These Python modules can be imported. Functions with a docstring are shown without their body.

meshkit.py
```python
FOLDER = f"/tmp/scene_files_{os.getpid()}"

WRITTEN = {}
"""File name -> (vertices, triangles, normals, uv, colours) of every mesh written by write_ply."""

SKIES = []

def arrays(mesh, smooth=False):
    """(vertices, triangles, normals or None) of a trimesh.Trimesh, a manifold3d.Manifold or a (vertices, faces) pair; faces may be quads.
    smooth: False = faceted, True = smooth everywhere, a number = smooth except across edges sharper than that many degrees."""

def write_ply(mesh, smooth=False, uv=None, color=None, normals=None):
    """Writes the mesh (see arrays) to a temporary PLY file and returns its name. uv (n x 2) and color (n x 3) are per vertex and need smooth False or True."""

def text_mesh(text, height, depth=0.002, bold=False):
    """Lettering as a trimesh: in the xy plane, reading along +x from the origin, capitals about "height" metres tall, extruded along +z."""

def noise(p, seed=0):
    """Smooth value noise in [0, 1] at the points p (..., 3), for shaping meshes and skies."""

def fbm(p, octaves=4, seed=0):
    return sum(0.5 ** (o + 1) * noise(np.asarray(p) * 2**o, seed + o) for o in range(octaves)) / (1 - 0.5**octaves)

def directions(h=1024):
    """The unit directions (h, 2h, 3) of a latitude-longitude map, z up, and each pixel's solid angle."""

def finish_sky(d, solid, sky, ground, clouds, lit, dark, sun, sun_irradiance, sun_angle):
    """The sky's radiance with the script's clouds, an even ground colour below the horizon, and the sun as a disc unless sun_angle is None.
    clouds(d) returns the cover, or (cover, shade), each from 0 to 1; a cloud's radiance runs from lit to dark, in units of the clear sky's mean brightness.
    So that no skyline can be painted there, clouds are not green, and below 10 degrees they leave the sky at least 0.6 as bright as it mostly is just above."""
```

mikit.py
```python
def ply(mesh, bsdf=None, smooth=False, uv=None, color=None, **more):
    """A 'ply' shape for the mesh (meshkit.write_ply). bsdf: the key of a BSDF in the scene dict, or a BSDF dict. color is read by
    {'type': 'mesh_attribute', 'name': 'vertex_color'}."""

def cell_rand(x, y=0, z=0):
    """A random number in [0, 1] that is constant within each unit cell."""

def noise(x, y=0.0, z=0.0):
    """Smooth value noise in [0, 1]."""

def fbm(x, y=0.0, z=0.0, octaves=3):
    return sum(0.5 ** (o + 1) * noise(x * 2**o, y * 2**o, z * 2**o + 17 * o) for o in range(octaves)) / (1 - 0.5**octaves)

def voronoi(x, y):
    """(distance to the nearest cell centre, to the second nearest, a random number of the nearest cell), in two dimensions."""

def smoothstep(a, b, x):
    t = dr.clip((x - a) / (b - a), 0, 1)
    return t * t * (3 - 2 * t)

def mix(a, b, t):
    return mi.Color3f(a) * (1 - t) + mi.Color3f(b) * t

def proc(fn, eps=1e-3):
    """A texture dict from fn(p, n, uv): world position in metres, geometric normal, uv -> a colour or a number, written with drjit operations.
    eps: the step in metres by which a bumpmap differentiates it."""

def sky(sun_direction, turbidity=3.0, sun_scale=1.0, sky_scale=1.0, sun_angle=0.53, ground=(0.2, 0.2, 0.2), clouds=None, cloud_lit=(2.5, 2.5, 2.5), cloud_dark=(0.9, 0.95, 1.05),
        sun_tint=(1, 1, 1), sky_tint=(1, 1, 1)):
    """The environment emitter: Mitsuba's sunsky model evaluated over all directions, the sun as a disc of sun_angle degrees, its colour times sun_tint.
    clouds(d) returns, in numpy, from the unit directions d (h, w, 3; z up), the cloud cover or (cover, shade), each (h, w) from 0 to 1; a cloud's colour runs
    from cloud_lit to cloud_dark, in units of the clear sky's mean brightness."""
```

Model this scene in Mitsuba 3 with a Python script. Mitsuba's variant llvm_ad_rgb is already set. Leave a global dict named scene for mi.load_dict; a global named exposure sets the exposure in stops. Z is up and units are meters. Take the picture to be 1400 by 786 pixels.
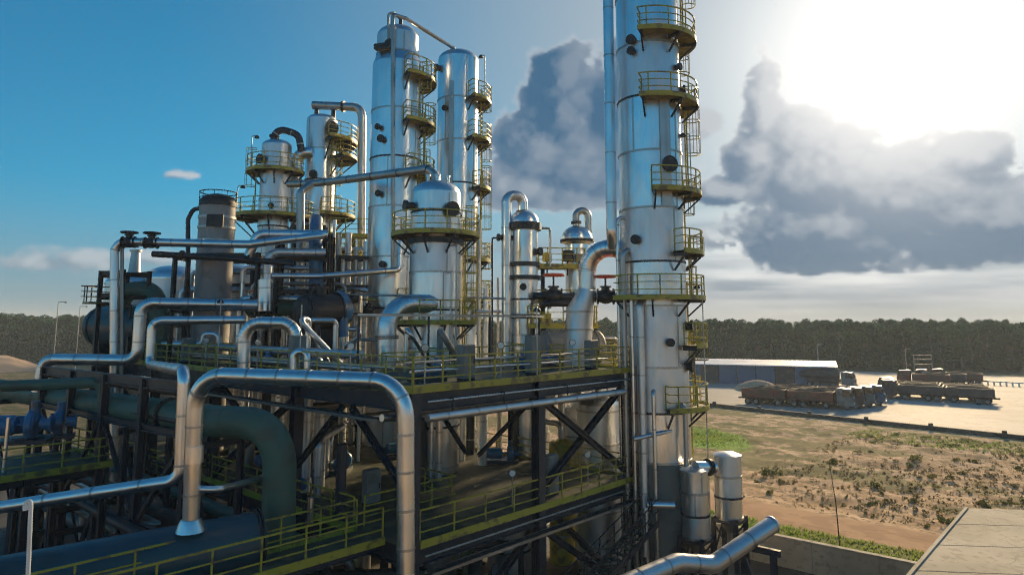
import math, random
import numpy as np, drjit as dr, mitsuba as mi, mikit, meshkit
from mikit import proc, noise, fbm, voronoi, cell_rand, smoothstep, mix, ply

T = mi.ScalarTransform4f
scene, labels = {}, {}
rnd = random.Random(7)
pi = math.pi

# ------------------------------------------------------------------ camera, sun, sky
CAM = (0.0, 0.0, 13.0)
PITCH = math.radians(7.5)
scene['haze_air'] = {'type': 'homogeneous', 'albedo': {'type': 'rgb', 'value': [0.84, 0.93, 0.98]}, 'sigma_t': 0.0005}
scene['camera'] = {'type': 'perspective', 'medium': {'type': 'ref', 'id': 'haze_air'}, 'fov': 73.75, 'fov_axis': 'x', 'near_clip': 0.1, 'far_clip': 20000.0,
                   'principal_point_offset_y': 0.0964,
                   'to_world': T().look_at(origin=list(CAM), target=[0, math.cos(PITCH), 13.0 + math.sin(PITCH)], up=[0, 0, 1])}
exposure = 1.78
SUN_AZ, SUN_EL = 30.9, 18.9
def direction(az, el):
    az, el = math.radians(az), math.radians(el)
    return np.array([math.sin(az) * math.cos(el), math.cos(az) * math.cos(el), math.sin(el)])
SUN = direction(SUN_AZ, SUN_EL)

def sstep(a, b, x):
    t = np.clip((x - a) / (b - a), 0, 1)
    return t * t * (3 - 2 * t)

def unit_rows(v): return v / np.maximum(np.linalg.norm(v, axis=-1, keepdims=True), 1e-9)

def clouds(d):
    ang = np.degrees(np.arccos(np.clip(d @ SUN, -1, 1)))
    def angles(d): return np.degrees(np.arctan2(d[..., 0], d[..., 1])), np.degrees(np.arcsin(np.clip(d[..., 2], -1, 1)))
    def heaps(d):
        """how deep a direction lies in the tall heap behind the towers, the large heap below the sun, the small puffs and the low bank"""
        az, el = angles(d)
        n1 = meshkit.fbm(d * 10, 6, 3) - 0.5
        n2 = meshkit.fbm(d * 30 + 5.0, 5, 9) - 0.5
        n3 = np.abs(meshkit.fbm(d * 20 + 9.0, 4, 31) - 0.5) - 0.09        # billows
        n4 = np.abs(meshkit.fbm(d * 52 + 2.0, 3, 13) - 0.5) - 0.09
        def heap(blobs, base, soft=1.0, rough=1.0):
            f = np.full(az.shape, -9.0)
            for (a, e, ra, re) in blobs: f = np.maximum(f, 1 - np.sqrt(((az - a) / ra) ** 2 + ((el - e) / re) ** 2))
            f = f + rough * (0.85 * n1 + 0.30 * n2 - 1.0 * n3 - 0.6 * n4)
            return np.minimum(f, (el - base) / soft + 1.2 * n1 + 0.8 * n2 + 0.1)
        return (heap([(0.9, 10.9, 6.0, 3.0), (4.6, 17.6, 4.8, 5.8), (2.2, 14.0, 5.0, 4.6), (6.2, 12.5, 6.5, 4.0), (-0.6, 11.3, 3.6, 2.4), (10.0, 17.4, 4.2, 5.8), (10.2, 12.6, 5.0, 4.2), (4.8, 20.2, 3.0, 3.2)], 9.2, 1.6),
                heap([(24.7, 11.1, 6.5, 4.4), (21.0, 16.8, 2.3, 4.8), (20.2, 12.9, 2.8, 2.8), (30.0, 9.0, 7.0, 4.4), (25.4, 6.6, 8.6, 4.0), (33.5, 7.2, 6.5, 4.0),
                      (34.7, 11.5, 3.6, 1.9), (38.0, 6.8, 7.0, 3.8), (17.3, 10.4, 3.4, 1.2), (23.2, 14.4, 3.2, 3.4)], 3.6, 1.0),
                np.maximum(heap([(-26.5, 10.9, 1.35, 0.62), (-25.6, 11.1, 0.9, 0.35)], 10.6, 0.6, 0.8), heap([(15.6, 16.0, 2.2, 1.4), (-0.8, 15.3, 1.8, 1.5), (36.2, 9.7, 3.6, 2.0), (11.1, 10.7, 2.2, 1.0), (18.0, 6.7, 4.0, 1.3)], 2.0, 1.0, 1.1)),
                heap([(-35.4, 4.1, 5.0, 1.5), (-32.4, 4.4, 3.0, 1.0), (-27.6, 4.8, 3.0, 0.7), (-39.2, 3.5, 5, 1.3)], 3.3, 0.8, 1.2), n1, n2)
    az, el = angles(d)
    h1, h2, puff, bank, n1, n2 = heaps(d)
    toward = d + 0.022 * unit_rows(SUN - d * (d @ SUN)[..., None]); toward = toward / np.linalg.norm(toward, axis=-1, keepdims=True)
    g1, g2, gp, gb, _, _ = heaps(toward)
    r1, r2, rp = (np.clip((a - b) * 3.0, -1, 1) for a, b in ((h1, g1), (h2, g2), (np.maximum(puff, bank), np.maximum(gp, gb))))   # how far a billow faces the sun
    st = meshkit.fbm(np.stack([az * 0.09, el * 0.80, az * 0 + 3], -1), 5, 21)
    st2 = meshkit.fbm(np.stack([az * 0.11, el * 1.3, az * 0 + 8], -1), 5, 4)
    band = sstep(0.40, 0.62, st) * sstep(11.0, 4.5, el) * sstep(-15, 3, az)
    c1, c2 = sstep(-0.02, 0.22, h1), sstep(-0.02, 0.26, h2)
    cp = np.maximum(0.92 * sstep(0.0, 0.4, puff), 0.75 * sstep(0.0, 0.5, bank))
    near = 0.72 * np.exp(-(ang / 10.2) ** 2) + 0.28 * np.exp(-(ang / 16.0) ** 2)
    side = sstep(58.0, 15.0, ang)
    low = sstep(11, 0, el)
    veil = 1 - (1 - 0.97 * np.exp(-(ang / 10.5) ** 2)) * (1 - 0.90 * side) * (1 - 0.80 * low * sstep(92, 64, ang) - 0.30 * low * sstep(60, 20, ang)) * (1 - 0.62 * band * (1 - np.maximum(c1, c2)))
    vsh = (0.755 + 0.115 * (1 - side)) * (1 - near)                     # thin high cloud lit through by the sun
    streak = sstep(12, 5, el) * sstep(8, 20, az)
    vsh = vsh + streak * (0.75 * (st2 - 0.5) - 0.09) + 0.06 * band * side
    s1 = np.clip(0.87 - 0.07 * r1 + 0.07 * sstep(0.1, 0.5, h1) + 0.16 * n1 - 0.05 * sstep(16, 9, el) - 0.26 * (1 - sstep(0.05, 0.22, h1)), 0.5, 0.99)
    s2 = np.clip(0.66 - 0.12 * r2 + 0.16 * sstep(0.05, 0.45, h2) + 0.14 * sstep(12, 5, el) + 0.14 * n1 - 0.26 * (1 - sstep(0.04, 0.20, h2)), 0.35, 0.955)
    out = (c1 <= 0.02) & (c2 <= 0.02)
    shade = np.where(c2 > 0.02, s2, np.where(c1 > 0.02, s1, 0.76 - 0.10 * rp))
    cover = np.maximum.reduce([c1 * 0.98, c2 * 0.98, np.where(out, cp, 0)])
    shade = shade * (1 - 0.72 * np.exp(-(ang / 8.2) ** 2))
    cov = 1 - (1 - cover) * (1 - veil)
    sh = np.where(cov > 1e-4, (cover * shade + (1 - cover) * veil * vsh) / np.maximum(cov, 1e-4), 0)
    return cov, sh

scene['sky'] = mikit.sky(SUN, turbidity=3.0, sun_scale=1.7, sky_scale=1.0, sun_angle=6.0, clouds=clouds, ground=(0.16, 0.13, 0.09),
                         cloud_lit=(7.5, 7.15, 6.65), cloud_dark=(0.16, 0.64, 1.24), sky_tint=(0.14, 0.90, 1.26))

# ------------------------------------------------------------------ materials
def tw(b): return {'type': 'twosided', 'bsdf': b}
def rgb(c): return {'type': 'rgb', 'value': list(c)}
def principled(color, rough, metallic=0.0, spec=0.5, **k):
    return {'type': 'principled', 'base_color': color if isinstance(color, dict) else rgb(color), 'roughness': rough, 'metallic': metallic, 'specular': spec, **k}
def bumped(b, fn, scale, eps=4e-3): return {'type': 'bumpmap', 'arbitrary': proc(fn, eps), 'scale': scale, 'bsdf': b}

def metal_colour(a, b, s):
    def f(p, n, uv):
        m = fbm(p.x * 0.9 + s, p.y * 0.9, p.z * 0.6, 4)
        drip = fbm(p.x * 7 + s, p.y * 7, p.z * 0.35, 3)
        return mix(a, b, smoothstep(0.35, 0.75, 0.55 * m + 0.45 * drip))
    return proc(f)
def dents(p, n, uv): return fbm(p.x * 1.3, p.y * 1.3, p.z * 0.55, 3)
def rough_dirt(p, n, uv): return 0.19 + 0.22 * fbm(p.x * 2.2, p.y * 2.2, p.z * 0.8, 3)
def rough_dull(p, n, uv): return 0.34 + 0.2 * fbm(p.x * 2.2, p.y * 2.2, p.z * 0.8, 3)
for i, (a, b) in enumerate([((.80, .81, .82), (.70, .71, .71)), ((.76, .78, .80), (.66, .66, .66)), ((.72, .74, .77), (.68, .68, .66))]):
    scene['cladding%d' % i] = tw(bumped(principled(metal_colour(a, b, 3.1 * i), proc(rough_dirt if i < 2 else rough_dull), 1.0), dents, 0.05))
scene['dull_metal'] = tw(principled(metal_colour((.50, .50, .49), (.36, .34, .31), 5.0), 0.42, 1.0))
def worn(base, dirt, lo=0.55, hi=0.72, s=2.0):
    def f(p, n, uv):
        m = fbm(p.x * s + 7, p.y * s, p.z * s, 5)
        return mix(base, dirt, smoothstep(lo, hi, m))
    return proc(f)
scene['yellow_paint'] = tw(principled(worn((.37, .305, .032), (.18, .13, .045), .5, .68, 3.0), 0.42))
scene['yellow_grating'] = tw(principled(worn((.16, .15, .045), (.09, .08, .05), .4, .6), 0.6))
scene['steel_paint'] = tw(principled(worn((.012, .022, .036), (.035, .032, .028), .55, .8), 0.42))
scene['steel_black'] = tw(principled(worn((.014, .016, .019), (.05, .035, .025), .6, .8), 0.5))
scene['rust_steel'] = tw(principled(worn((.10, .055, .035), (.05, .03, .02), .4, .6), 0.7))
scene['green_paint'] = tw(principled(worn((.042, .105, .080), (.055, .075, .055), .45, .75, 1.2), 0.55))
scene['blue_paint'] = tw(principled(worn((.010, .060, .082), (.02, .05, .055), .5, .75, 1.2), 0.36))
scene['pump_blue'] = tw(principled(worn((.03, .14, .27), (.05, .08, .10), .5, .75), 0.36))
scene['red_paint'] = tw(principled(worn((.66, .10, .045), (.40, .08, .04)), 0.42))
scene['white_paint'] = tw(principled(worn((.74, .73, .69), (.48, .44, .38), .55, .75, 1.0), 0.45))
scene['grey_paint'] = tw(principled(worn((.20, .20, .19), (.13, .115, .095), .5, .75, 1.2), 0.55))
scene['stone_grey'] = tw(principled(worn((.27, .265, .26), (.19, .185, .175), .5, .75, 1.2), 0.5))
scene['fireproofing'] = tw(principled(worn((.17, .155, .13), (.09, .08, .07), .45, .7, 1.0), 0.85))
scene['black_rubber'] = tw(principled((.018, .018, .018), 0.8))
scene['dark_glass'] = tw(principled((.02, .025, .03), 0.06, 0.0, 0.8))
def grate(p, n, uv):
    m = fbm(p.x * 1.5, p.y * 1.5, 0, 4)
    return mix((.045, .055, .042), (.085, .09, .055), smoothstep(.4, .65, m))
scene['deck_plate'] = tw(principled(proc(grate), 0.6, 0.0, 0.4))
def conc(a, b, c, s):
    def f(p, n, uv):
        m = fbm(p.x * .35 * s, p.y * .35 * s, p.z * .35 * s, 5)
        k = fbm(p.x * 5 * s + 3, p.y * 5 * s, p.z * 5 * s, 3)
        return mix(mix(a, b, smoothstep(.35, .65, m)), c, 0.6 * smoothstep(.5, .8, k))
    return proc(f)
scene['concrete'] = tw(principled(conc((.38, .345, .28), (.27, .25, .20), (.17, .155, .125), 1.0), 0.85))
scene['paving'] = tw(principled(conc((.060, .056, .05), (.036, .034, .03), (.03, .027, .023), 1.0), 0.8))
scene['yard_concrete'] = tw(principled(conc((.37, .355, .335), (.28, .265, .245), (.26, .245, .225), .25), 0.75, 0.0, 0.2))
scene['dark_kerb'] = tw(principled(conc((.10, .095, .08), (.06, .06, .055), (.15, .14, .12), 1.0), 0.85))

# ------------------------------------------------------------------ mesh making
class M:
    def __init__(s): s.v, s.f, s.n = [], [], 0
    def add(s, v, f):
        v = np.asarray(v, float); f = np.asarray(f, int)
        if f.shape[1] == 4: f = np.vstack([f[:, [0, 1, 2]], f[:, [0, 2, 3]]])
        s.v.append(v); s.f.append(f + s.n); s.n += len(v); return s
    def mesh(s): return np.vstack(s.v), np.vstack(s.f)

def unit(a):
    a = np.asarray(a, float); return a / (np.linalg.norm(a) + 1e-12)
def frame(d, up=(0, 0, 1)):
    d = unit(d); up = np.asarray(up, float)
    if abs(d @ up) > 0.98: up = np.array([0.67, 0.74, 0.0])
    x = unit(np.cross(d, up)); return x, np.cross(x, d), d          # side, up, along

def prism(m, p, q, poly, up=(0, 0, 1)):
    """polygon (side, up) swept from p to q, flat faces"""
    p, q = np.asarray(p, float), np.asarray(q, float)
    x, y, d = frame(q - p, up); k = len(poly)
    a = np.array([p + x * s + y * t for s, t in poly]); b = a + (q - p)
    for i in range(k):
        j = (i + 1) % k
        m.add([a[i], a[j], b[j], b[i]], [[0, 1, 2, 3]])
    return a, b, m
def bar(m, p, q, w, h=None, up=(0, 0, 1)):
    h = w if h is None else h
    a, b, _ = prism(m, p, q, [(-w / 2, -h / 2), (-w / 2, h / 2), (w / 2, h / 2), (w / 2, -h / 2)], up)
    m.add(a, [[0, 3, 2, 1]]); m.add(b, [[0, 1, 2, 3]]); return m
def ibeam(m, p, q, w, h, t=0.03, up=(0, 0, 1)):
    W, Hh = w / 2, h / 2
    poly = [(-W, -Hh), (-W, -Hh + t), (-t / 2, -Hh + t), (-t / 2, Hh - t), (-W, Hh - t), (-W, Hh), (W, Hh), (W, Hh - t), (t / 2, Hh - t), (t / 2, -Hh + t), (W, -Hh + t), (W, -Hh)]
    a, b, _ = prism(m, p, q, poly, up)
    for c in (a, b): m.add(c, [[0, 1, 10, 11], [4, 5, 6, 7], [2, 3, 8, 9]])
    return m
def box(m, c, size, rz=0.0, bevel=0.0):
    x, y, z = np.asarray(size, float) / 2; c = np.asarray(c, float)
    ca, sa = math.cos(rz), math.sin(rz)
    if bevel:
        e = bevel
        oct_ = [(-x + e, -y), (x - e, -y), (x, -y + e), (x, y - e), (x - e, y), (-x + e, y), (-x, y - e), (-x, -y + e)]
        ins = [(sx * (abs(sx) - e) / abs(sx), sy * (abs(sy) - e) / abs(sy)) for sx, sy in oct_]
        rings = [np.array([(a, b, -z) for a, b in oct_]), np.array([(a, b, z - e) for a, b in oct_]), np.array([(a, b, z) for a, b in ins])]
        R = lambda v: np.stack([v[:, 0] * ca - v[:, 1] * sa, v[:, 0] * sa + v[:, 1] * ca, v[:, 2]], 1) + c
        rings = [R(r) for r in rings]
        for k in range(2):
            for i in range(8):
                j = (i + 1) % 8
                m.add([rings[k][i], rings[k][j], rings[k + 1][j], rings[k + 1][i]], [[0, 1, 2, 3]])
        m.add(rings[2], [[0, i, i + 1] for i in range(1, 7)]); m.add(rings[0], [[0, i + 1, i] for i in range(1, 7)]); return m
    v = np.array([(a, b, k) for k in (-z, z) for a, b in ((-x, -y), (x, -y), (x, y), (-x, y))])
    v = np.stack([v[:, 0] * ca - v[:, 1] * sa, v[:, 0] * sa + v[:, 1] * ca, v[:, 2]], 1) + c
    for f in ([0, 3, 2, 1], [4, 5, 6, 7], [0, 1, 5, 4], [1, 2, 6, 5], [2, 3, 7, 6], [3, 0, 4, 7]): m.add(v[f], [[0, 1, 2, 3]])
    return m
def fillet(pts, R, seg=7):
    pts = [np.asarray(p, float) for p in pts]
    if R <= 0 or len(pts) < 3: return np.array(pts)
    out = [pts[0]]
    for i in range(1, len(pts) - 1):
        a, b = unit(pts[i - 1] - pts[i]), unit(pts[i + 1] - pts[i])
        c = float(np.clip(a @ b, -1, 1)); th = math.acos(c)
        if th > pi - 0.03: out.append(pts[i]); continue
        lim = min(np.linalg.norm(pts[i - 1] - pts[i]) * (0.5 if i > 1 else 0.98), np.linalg.norm(pts[i + 1] - pts[i]) * (0.5 if i < len(pts) - 2 else 0.98))
        dist = min(R / math.tan(th / 2), lim); r = dist * math.tan(th / 2)
        cen = pts[i] + unit(a + b) * (r / math.sin(th / 2))
        s, e = pts[i] + a * dist - cen, pts[i] + b * dist - cen
        om = pi - th
        for k in range(seg + 1):
            t = k / seg
            out.append(cen + (math.sin((1 - t) * om) * s + math.sin(t * om) * e) / math.sin(om))
    out.append(pts[-1]); return np.array(out)
def tube(m, pts, r, n=10, R=0.0, caps=True, seg=7):
    p = fillet(pts, R, seg); k = len(p)
    rr = np.broadcast_to(r, (k,)) if np.ndim(r) == 0 or len(np.atleast_1d(r)) == k else np.full(k, r)
    t = np.empty_like(p)
    for i in range(1, k - 1): t[i] = unit(unit(p[i + 1] - p[i]) + unit(p[i] - p[i - 1]))
    t[0], t[-1] = unit(p[1] - p[0]), unit(p[-1] - p[-2])
    x, y, _ = frame(t[0]); ang = np.arange(n) * 2 * pi / n; rings = []
    for i in range(k):
        x = unit(x - t[i] * (x @ t[i])); y = np.cross(t[i], x)
        rings.append(p[i] + rr[i] * (np.cos(ang)[:, None] * x + np.sin(ang)[:, None] * y))
    v = np.vstack(rings); f = []
    for i in range(k - 1):
        for j in range(n):
            j2 = (j + 1) % n; f.append([i * n + j, i * n + j2, (i + 1) * n + j2, (i + 1) * n + j])
    m.add(v, f)
    if caps:
        m.add(rings[0], [[0, j + 1, j] for j in range(1, n - 1)]); m.add(rings[-1], [[0, j, j + 1] for j in range(1, n - 1)])
    return m
def lathe(m, c, prof, n=40, axis=(0, 0, 1), a0=0.0, a1=2 * pi):
    """prof: list of (radius, height along axis); edges sharper than 30 degrees are split"""
    c = np.asarray(c, float); ax = unit(axis)
    x = unit(np.cross((0, 1, 0) if abs(ax[1]) < .9 else (1, 0, 0), ax)); y = np.cross(ax, x)
    full = abs(a1 - a0 - 2 * pi) < 1e-6
    ang = a0 + (a1 - a0) * np.arange(n + (0 if full else 1)) / n; k = len(ang)
    prof = [np.asarray(q, float) for q in prof]
    runs, cur = [], [prof[0]]
    for i in range(1, len(prof)):
        cur.append(prof[i])
        if i < len(prof) - 1:
            a, b = unit(prof[i] - prof[i - 1]), unit(prof[i + 1] - prof[i])
            if a @ b < 0.87: runs.append(cur); cur = [prof[i]]
    runs.append(cur)
    ring = np.cos(ang)[:, None] * x + np.sin(ang)[:, None] * y
    for run in runs:
        v = np.vstack([c + ring * r + ax * h for r, h in run]); f = []
        for i in range(len(run) - 1):
            for j in range(n if full else n):
                j2 = (j + 1) % k if full else j + 1
                f.append([i * k + j, i * k + j2, (i + 1) * k + j2, (i + 1) * k + j])
        m.add(v, f)
    return m
def dome(r, h, z, n=7): return [(r * math.cos(t), z + h * math.sin(t)) for t in np.linspace(0, pi / 2 - 0.02, n)]

# ------------------------------------------------------------------ naming
used = {}
def numbered(key):
    k = used.get(key, 0); used[key] = k + 1
    return key if k == 0 else '%s_%03d' % (key, k)
def put(key, m, mat, smooth=True, **kw):
    mesh = m.mesh() if isinstance(m, M) else m
    scene[key] = ply(mesh, mat, smooth, **kw); return key
def thing(name, label, cat, group=None):
    key = numbered(name); labels[key] = {'label': label, 'category': cat, 'kind': 'thing'}
    if group: labels[key]['group'] = group
    return key
def solo(name, m, mat, label, cat, group=None):
    return put(thing(name, label, cat, group), m, mat)
def part(parent, name, m, mat, label=None, kind=None):
    key = put(numbered(parent + '__' + name), m, mat)
    if label: labels.setdefault(key, {})['label'] = label
    if kind: labels.setdefault(key, {})['kind'] = kind
    return key
def struct(name, m, mat, label=None, kind='structure'):
    key = put(numbered(name), m, mat); labels[key] = {'kind': kind}
    if label: labels[key]['label'] = label
    return key
# ------------------------------------------------------------------ ground, yard, kerbs
# plant grid: origin at the near corner of the process structure, A runs to the right and away, B to the left and away
C0 = np.array([-3.3, 23.0]); GA = unit([0.67, 0.74]); GB = np.array([-GA[1], GA[0]])
def grid(a, b, z=None):
    p = C0 + GA * a + GB * b
    return (p[0], p[1]) if z is None else np.array([p[0], p[1], z])
ROT = math.atan2(GA[1], GA[0])

def soil(p, n, uv):
    s = (p.x + 3.3) * float(GA[0]) + (p.y - 23.0) * float(GA[1])
    w = fbm(p.x * .13, p.y * .13, 0, 4)
    w2 = fbm(p.x * .9, p.y * .9, 4.0, 4)
    fine = fbm(p.x * 3.1, p.y * 3.1, 9.0, 3)
    sand = mix((.56, .385, .235), (.38, .24, .135), smoothstep(.3, .7, w2))
    sand = mix(sand, (.19, .13, .075), .85 * smoothstep(.50, .66, .6 * fine + .4 * fbm(p.x * 1.2, s * 2.6, 1.0, 3)))
    scrub = mix((.10, .115, .04), (.19, .155, .07), smoothstep(.35, .65, fine))
    row = fbm(p.x * .055 + 3, s * .30, 2.0, 4)
    c = mix(sand, scrub, .85 * smoothstep(.515, .61, .5 * w + .5 * row + .35 * (w2 - .5)))
    near = smoothstep(64, 74, s + 8 * (w - .5))                     # greener towards the ditch
    c = mix(c, scrub, .75 * near * smoothstep(.40, .56, w2))
    lawn = 1 - smoothstep(3.2, 4.2, dr.sqrt(dr.square((p.x - 22.2) / 1.15) + dr.square((p.y - 79.5) / 2.0)) + 1.8 * (w2 - .5))
    c = mix(c, mix((.19, .33, .04), (.14, .25, .035), fine), lawn)
    ed = 1.0 * (w2 - .5) + .5 * (fine - .5)
    road = smoothstep(31.0, 31.5, s + ed) * (1 - smoothstep(35.2, 35.9, s + ed))
    c = mix(c, mix((.44, .27, .16), (.36, .215, .125), smoothstep(.35, .65, w2)), road)
    rut = dr.maximum(1 - dr.abs(s + .5 * ed - 32.3) / .2, 1 - dr.abs(s + .5 * ed - 34.0) / .2)
    c = mix(c, (.29, .17, .10), .5 * road * smoothstep(0.0, .6, rut) * smoothstep(.35, .6, fine))
    verge = smoothstep(25.5, 26.0, s) * (1 - smoothstep(30.8, 31.3, s + ed))
    c = mix(c, mix((.12, .16, .035), (.17, .17, .06), fine), verge)
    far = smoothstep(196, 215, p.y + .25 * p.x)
    west = (1 - smoothstep(-30, -12, p.x)) * smoothstep(40, 60, p.y)
    c = mix(c, mix((.06, .065, .03), (.13, .10, .06), smoothstep(.45, .62, w2)), west)
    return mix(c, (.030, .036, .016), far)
scene['soil'] = tw(principled(proc(soil), 0.95, 0.0, 0.2))

xs = np.concatenate([[-1500, -1000, -700, -400, -200, -100], np.linspace(-60, 6, 34), np.arange(6.5, 75, 0.55), np.linspace(76, 160, 40), [200, 300, 500, 800, 1100, 1500]])
ys = np.concatenate([[-800, -500, -300, -100, -40, 0, 15], np.linspace(25, 37, 12), np.arange(37.5, 112, 0.55), np.linspace(113, 200, 30), [260, 400, 700, 1000, 1500, 2000]])
gx, gy = np.meshgrid(xs, ys, indexing='ij')
sg = (gx + 3.3) * GA[0] + (gy - 23.0) * GA[1]
q = np.stack([gx, gy, gx * 0], -1)
hump = 0.55 * (meshkit.fbm(q * 0.33, 4, 5) - .5) + 0.30 * (meshkit.fbm(np.stack([gx * .5, sg * 1.3, gx * 0], -1), 3, 8) - .5)
mask = sstep(35.6, 38, sg) * sstep(79, 75, sg) * sstep(-30, 10, gx) * sstep(150, 110, gx)
gz = hump * mask - 0.05 * mask
nx, ny = gx.shape
idx = np.arange(nx * ny).reshape(nx, ny)
g = M(); g.add(np.stack([gx, gy, gz], -1).reshape(-1, 3), np.stack([idx[:-1, :-1], idx[1:, :-1], idx[1:, 1:], idx[:-1, 1:]], -1).reshape(-1, 4))
struct('ground', g, 'soil')
def ground_height(x, y):
    i = np.clip(np.searchsorted(xs, x), 1, nx - 1); j = np.clip(np.searchsorted(ys, y), 1, ny - 1)
    return gz[i, j]

def sheet(name, pts, z, mat, thick=0.0):
    m = M(); p = np.array([(x, y, z) for x, y in pts]); k = len(p)
    m.add(p, [[0, i, i + 1] for i in range(1, k - 1)])
    if thick:
        lo = p - [0, 0, thick]
        for i in range(k):
            j = (i + 1) % k; m.add([lo[i], lo[j], p[j], p[i]], [[0, 1, 2, 3]])
    return struct(name, m, mat)
sheet('plant_paving', [grid(-40, -12), grid(25.6, -12), grid(25.6, 60), grid(-40, 60)], 0.03, 'paving')
# concrete yard beyond the ditch
K0, K1 = np.array([32.22, 108.08]), np.array([57.37, 78.83])
kd = unit(K1 - K0); kn = np.array([-kd[1], kd[0]])
if kn[1] < 0: kn = -kn
def yard(t, w): p = K0 + kd * t + kn * w; return (p[0], p[1])
sheet('yard', [yard(-60, 0), yard(90, 0), yard(150, 75), yard(30, 110), yard(-90, 70)], 0.06, 'yard_concrete')
km = M()
for i in range(40):
    a, b = yard(-60 + i * 3.75, -0.5), yard(-60 + i * 3.75 + 3.72, -0.5)
    bar(km, (*a, 0.22), (*b, 0.22), 0.5, 0.55)
struct('kerb', km, 'dark_kerb')
for i in range(8):                                                  # low marker posts along the kerb
    x, y = yard(-8 + i * 7.5, -0.9); m = M()
    box(m, (x, y, 0.5), (0.45, 0.45, 0.7), ROT, 0.05)
    solo('concrete_block', m, 'dark_kerb', 'low dark concrete block on the yard kerb, number %s from the left' % 'one two three four five six seven eight'.split()[i], 'concrete block', 'concrete blocks along the yard kerb')

# sand stockpile far left
m = M(); n = 40
px, py = np.meshgrid(np.linspace(-1, 1, n), np.linspace(-1, 1, n), indexing='ij')
hz = 4.2 * np.maximum(0, 1 - np.sqrt(px ** 2 + py ** 2) ** 1.3) + 2.2 * (meshkit.fbm(np.stack([px * 3, py * 3, px * 0], -1), 4, 2) - .5) * (1 - np.maximum(abs(px), abs(py)))
idx = np.arange(n * n).reshape(n, n); cx, cy = -142.27, 190.00
m.add(np.stack([cx + px * 15, cy + py * 12, hz - 0.15], -1).reshape(-1, 3), np.stack([idx[:-1, :-1], idx[1:, :-1], idx[1:, 1:], idx[:-1, 1:]], -1).reshape(-1, 4))
scene['pale_sand'] = tw(principled(conc((.44, .32, .22), (.36, .26, .18), (.30, .21, .14), .6), 0.95))
_box = T().translate([0, 600, 20.0]).scale([1600, 1500, 21.0])
scene['haze'] = {'type': 'cube', 'to_world': _box, 'bsdf': {'type': 'null'}, 'interior': {'type': 'ref', 'id': 'haze_air'}}
labels['haze'] = {'kind': 'stuff', 'label': 'thin bright haze in the air towards the sun'}
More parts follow.
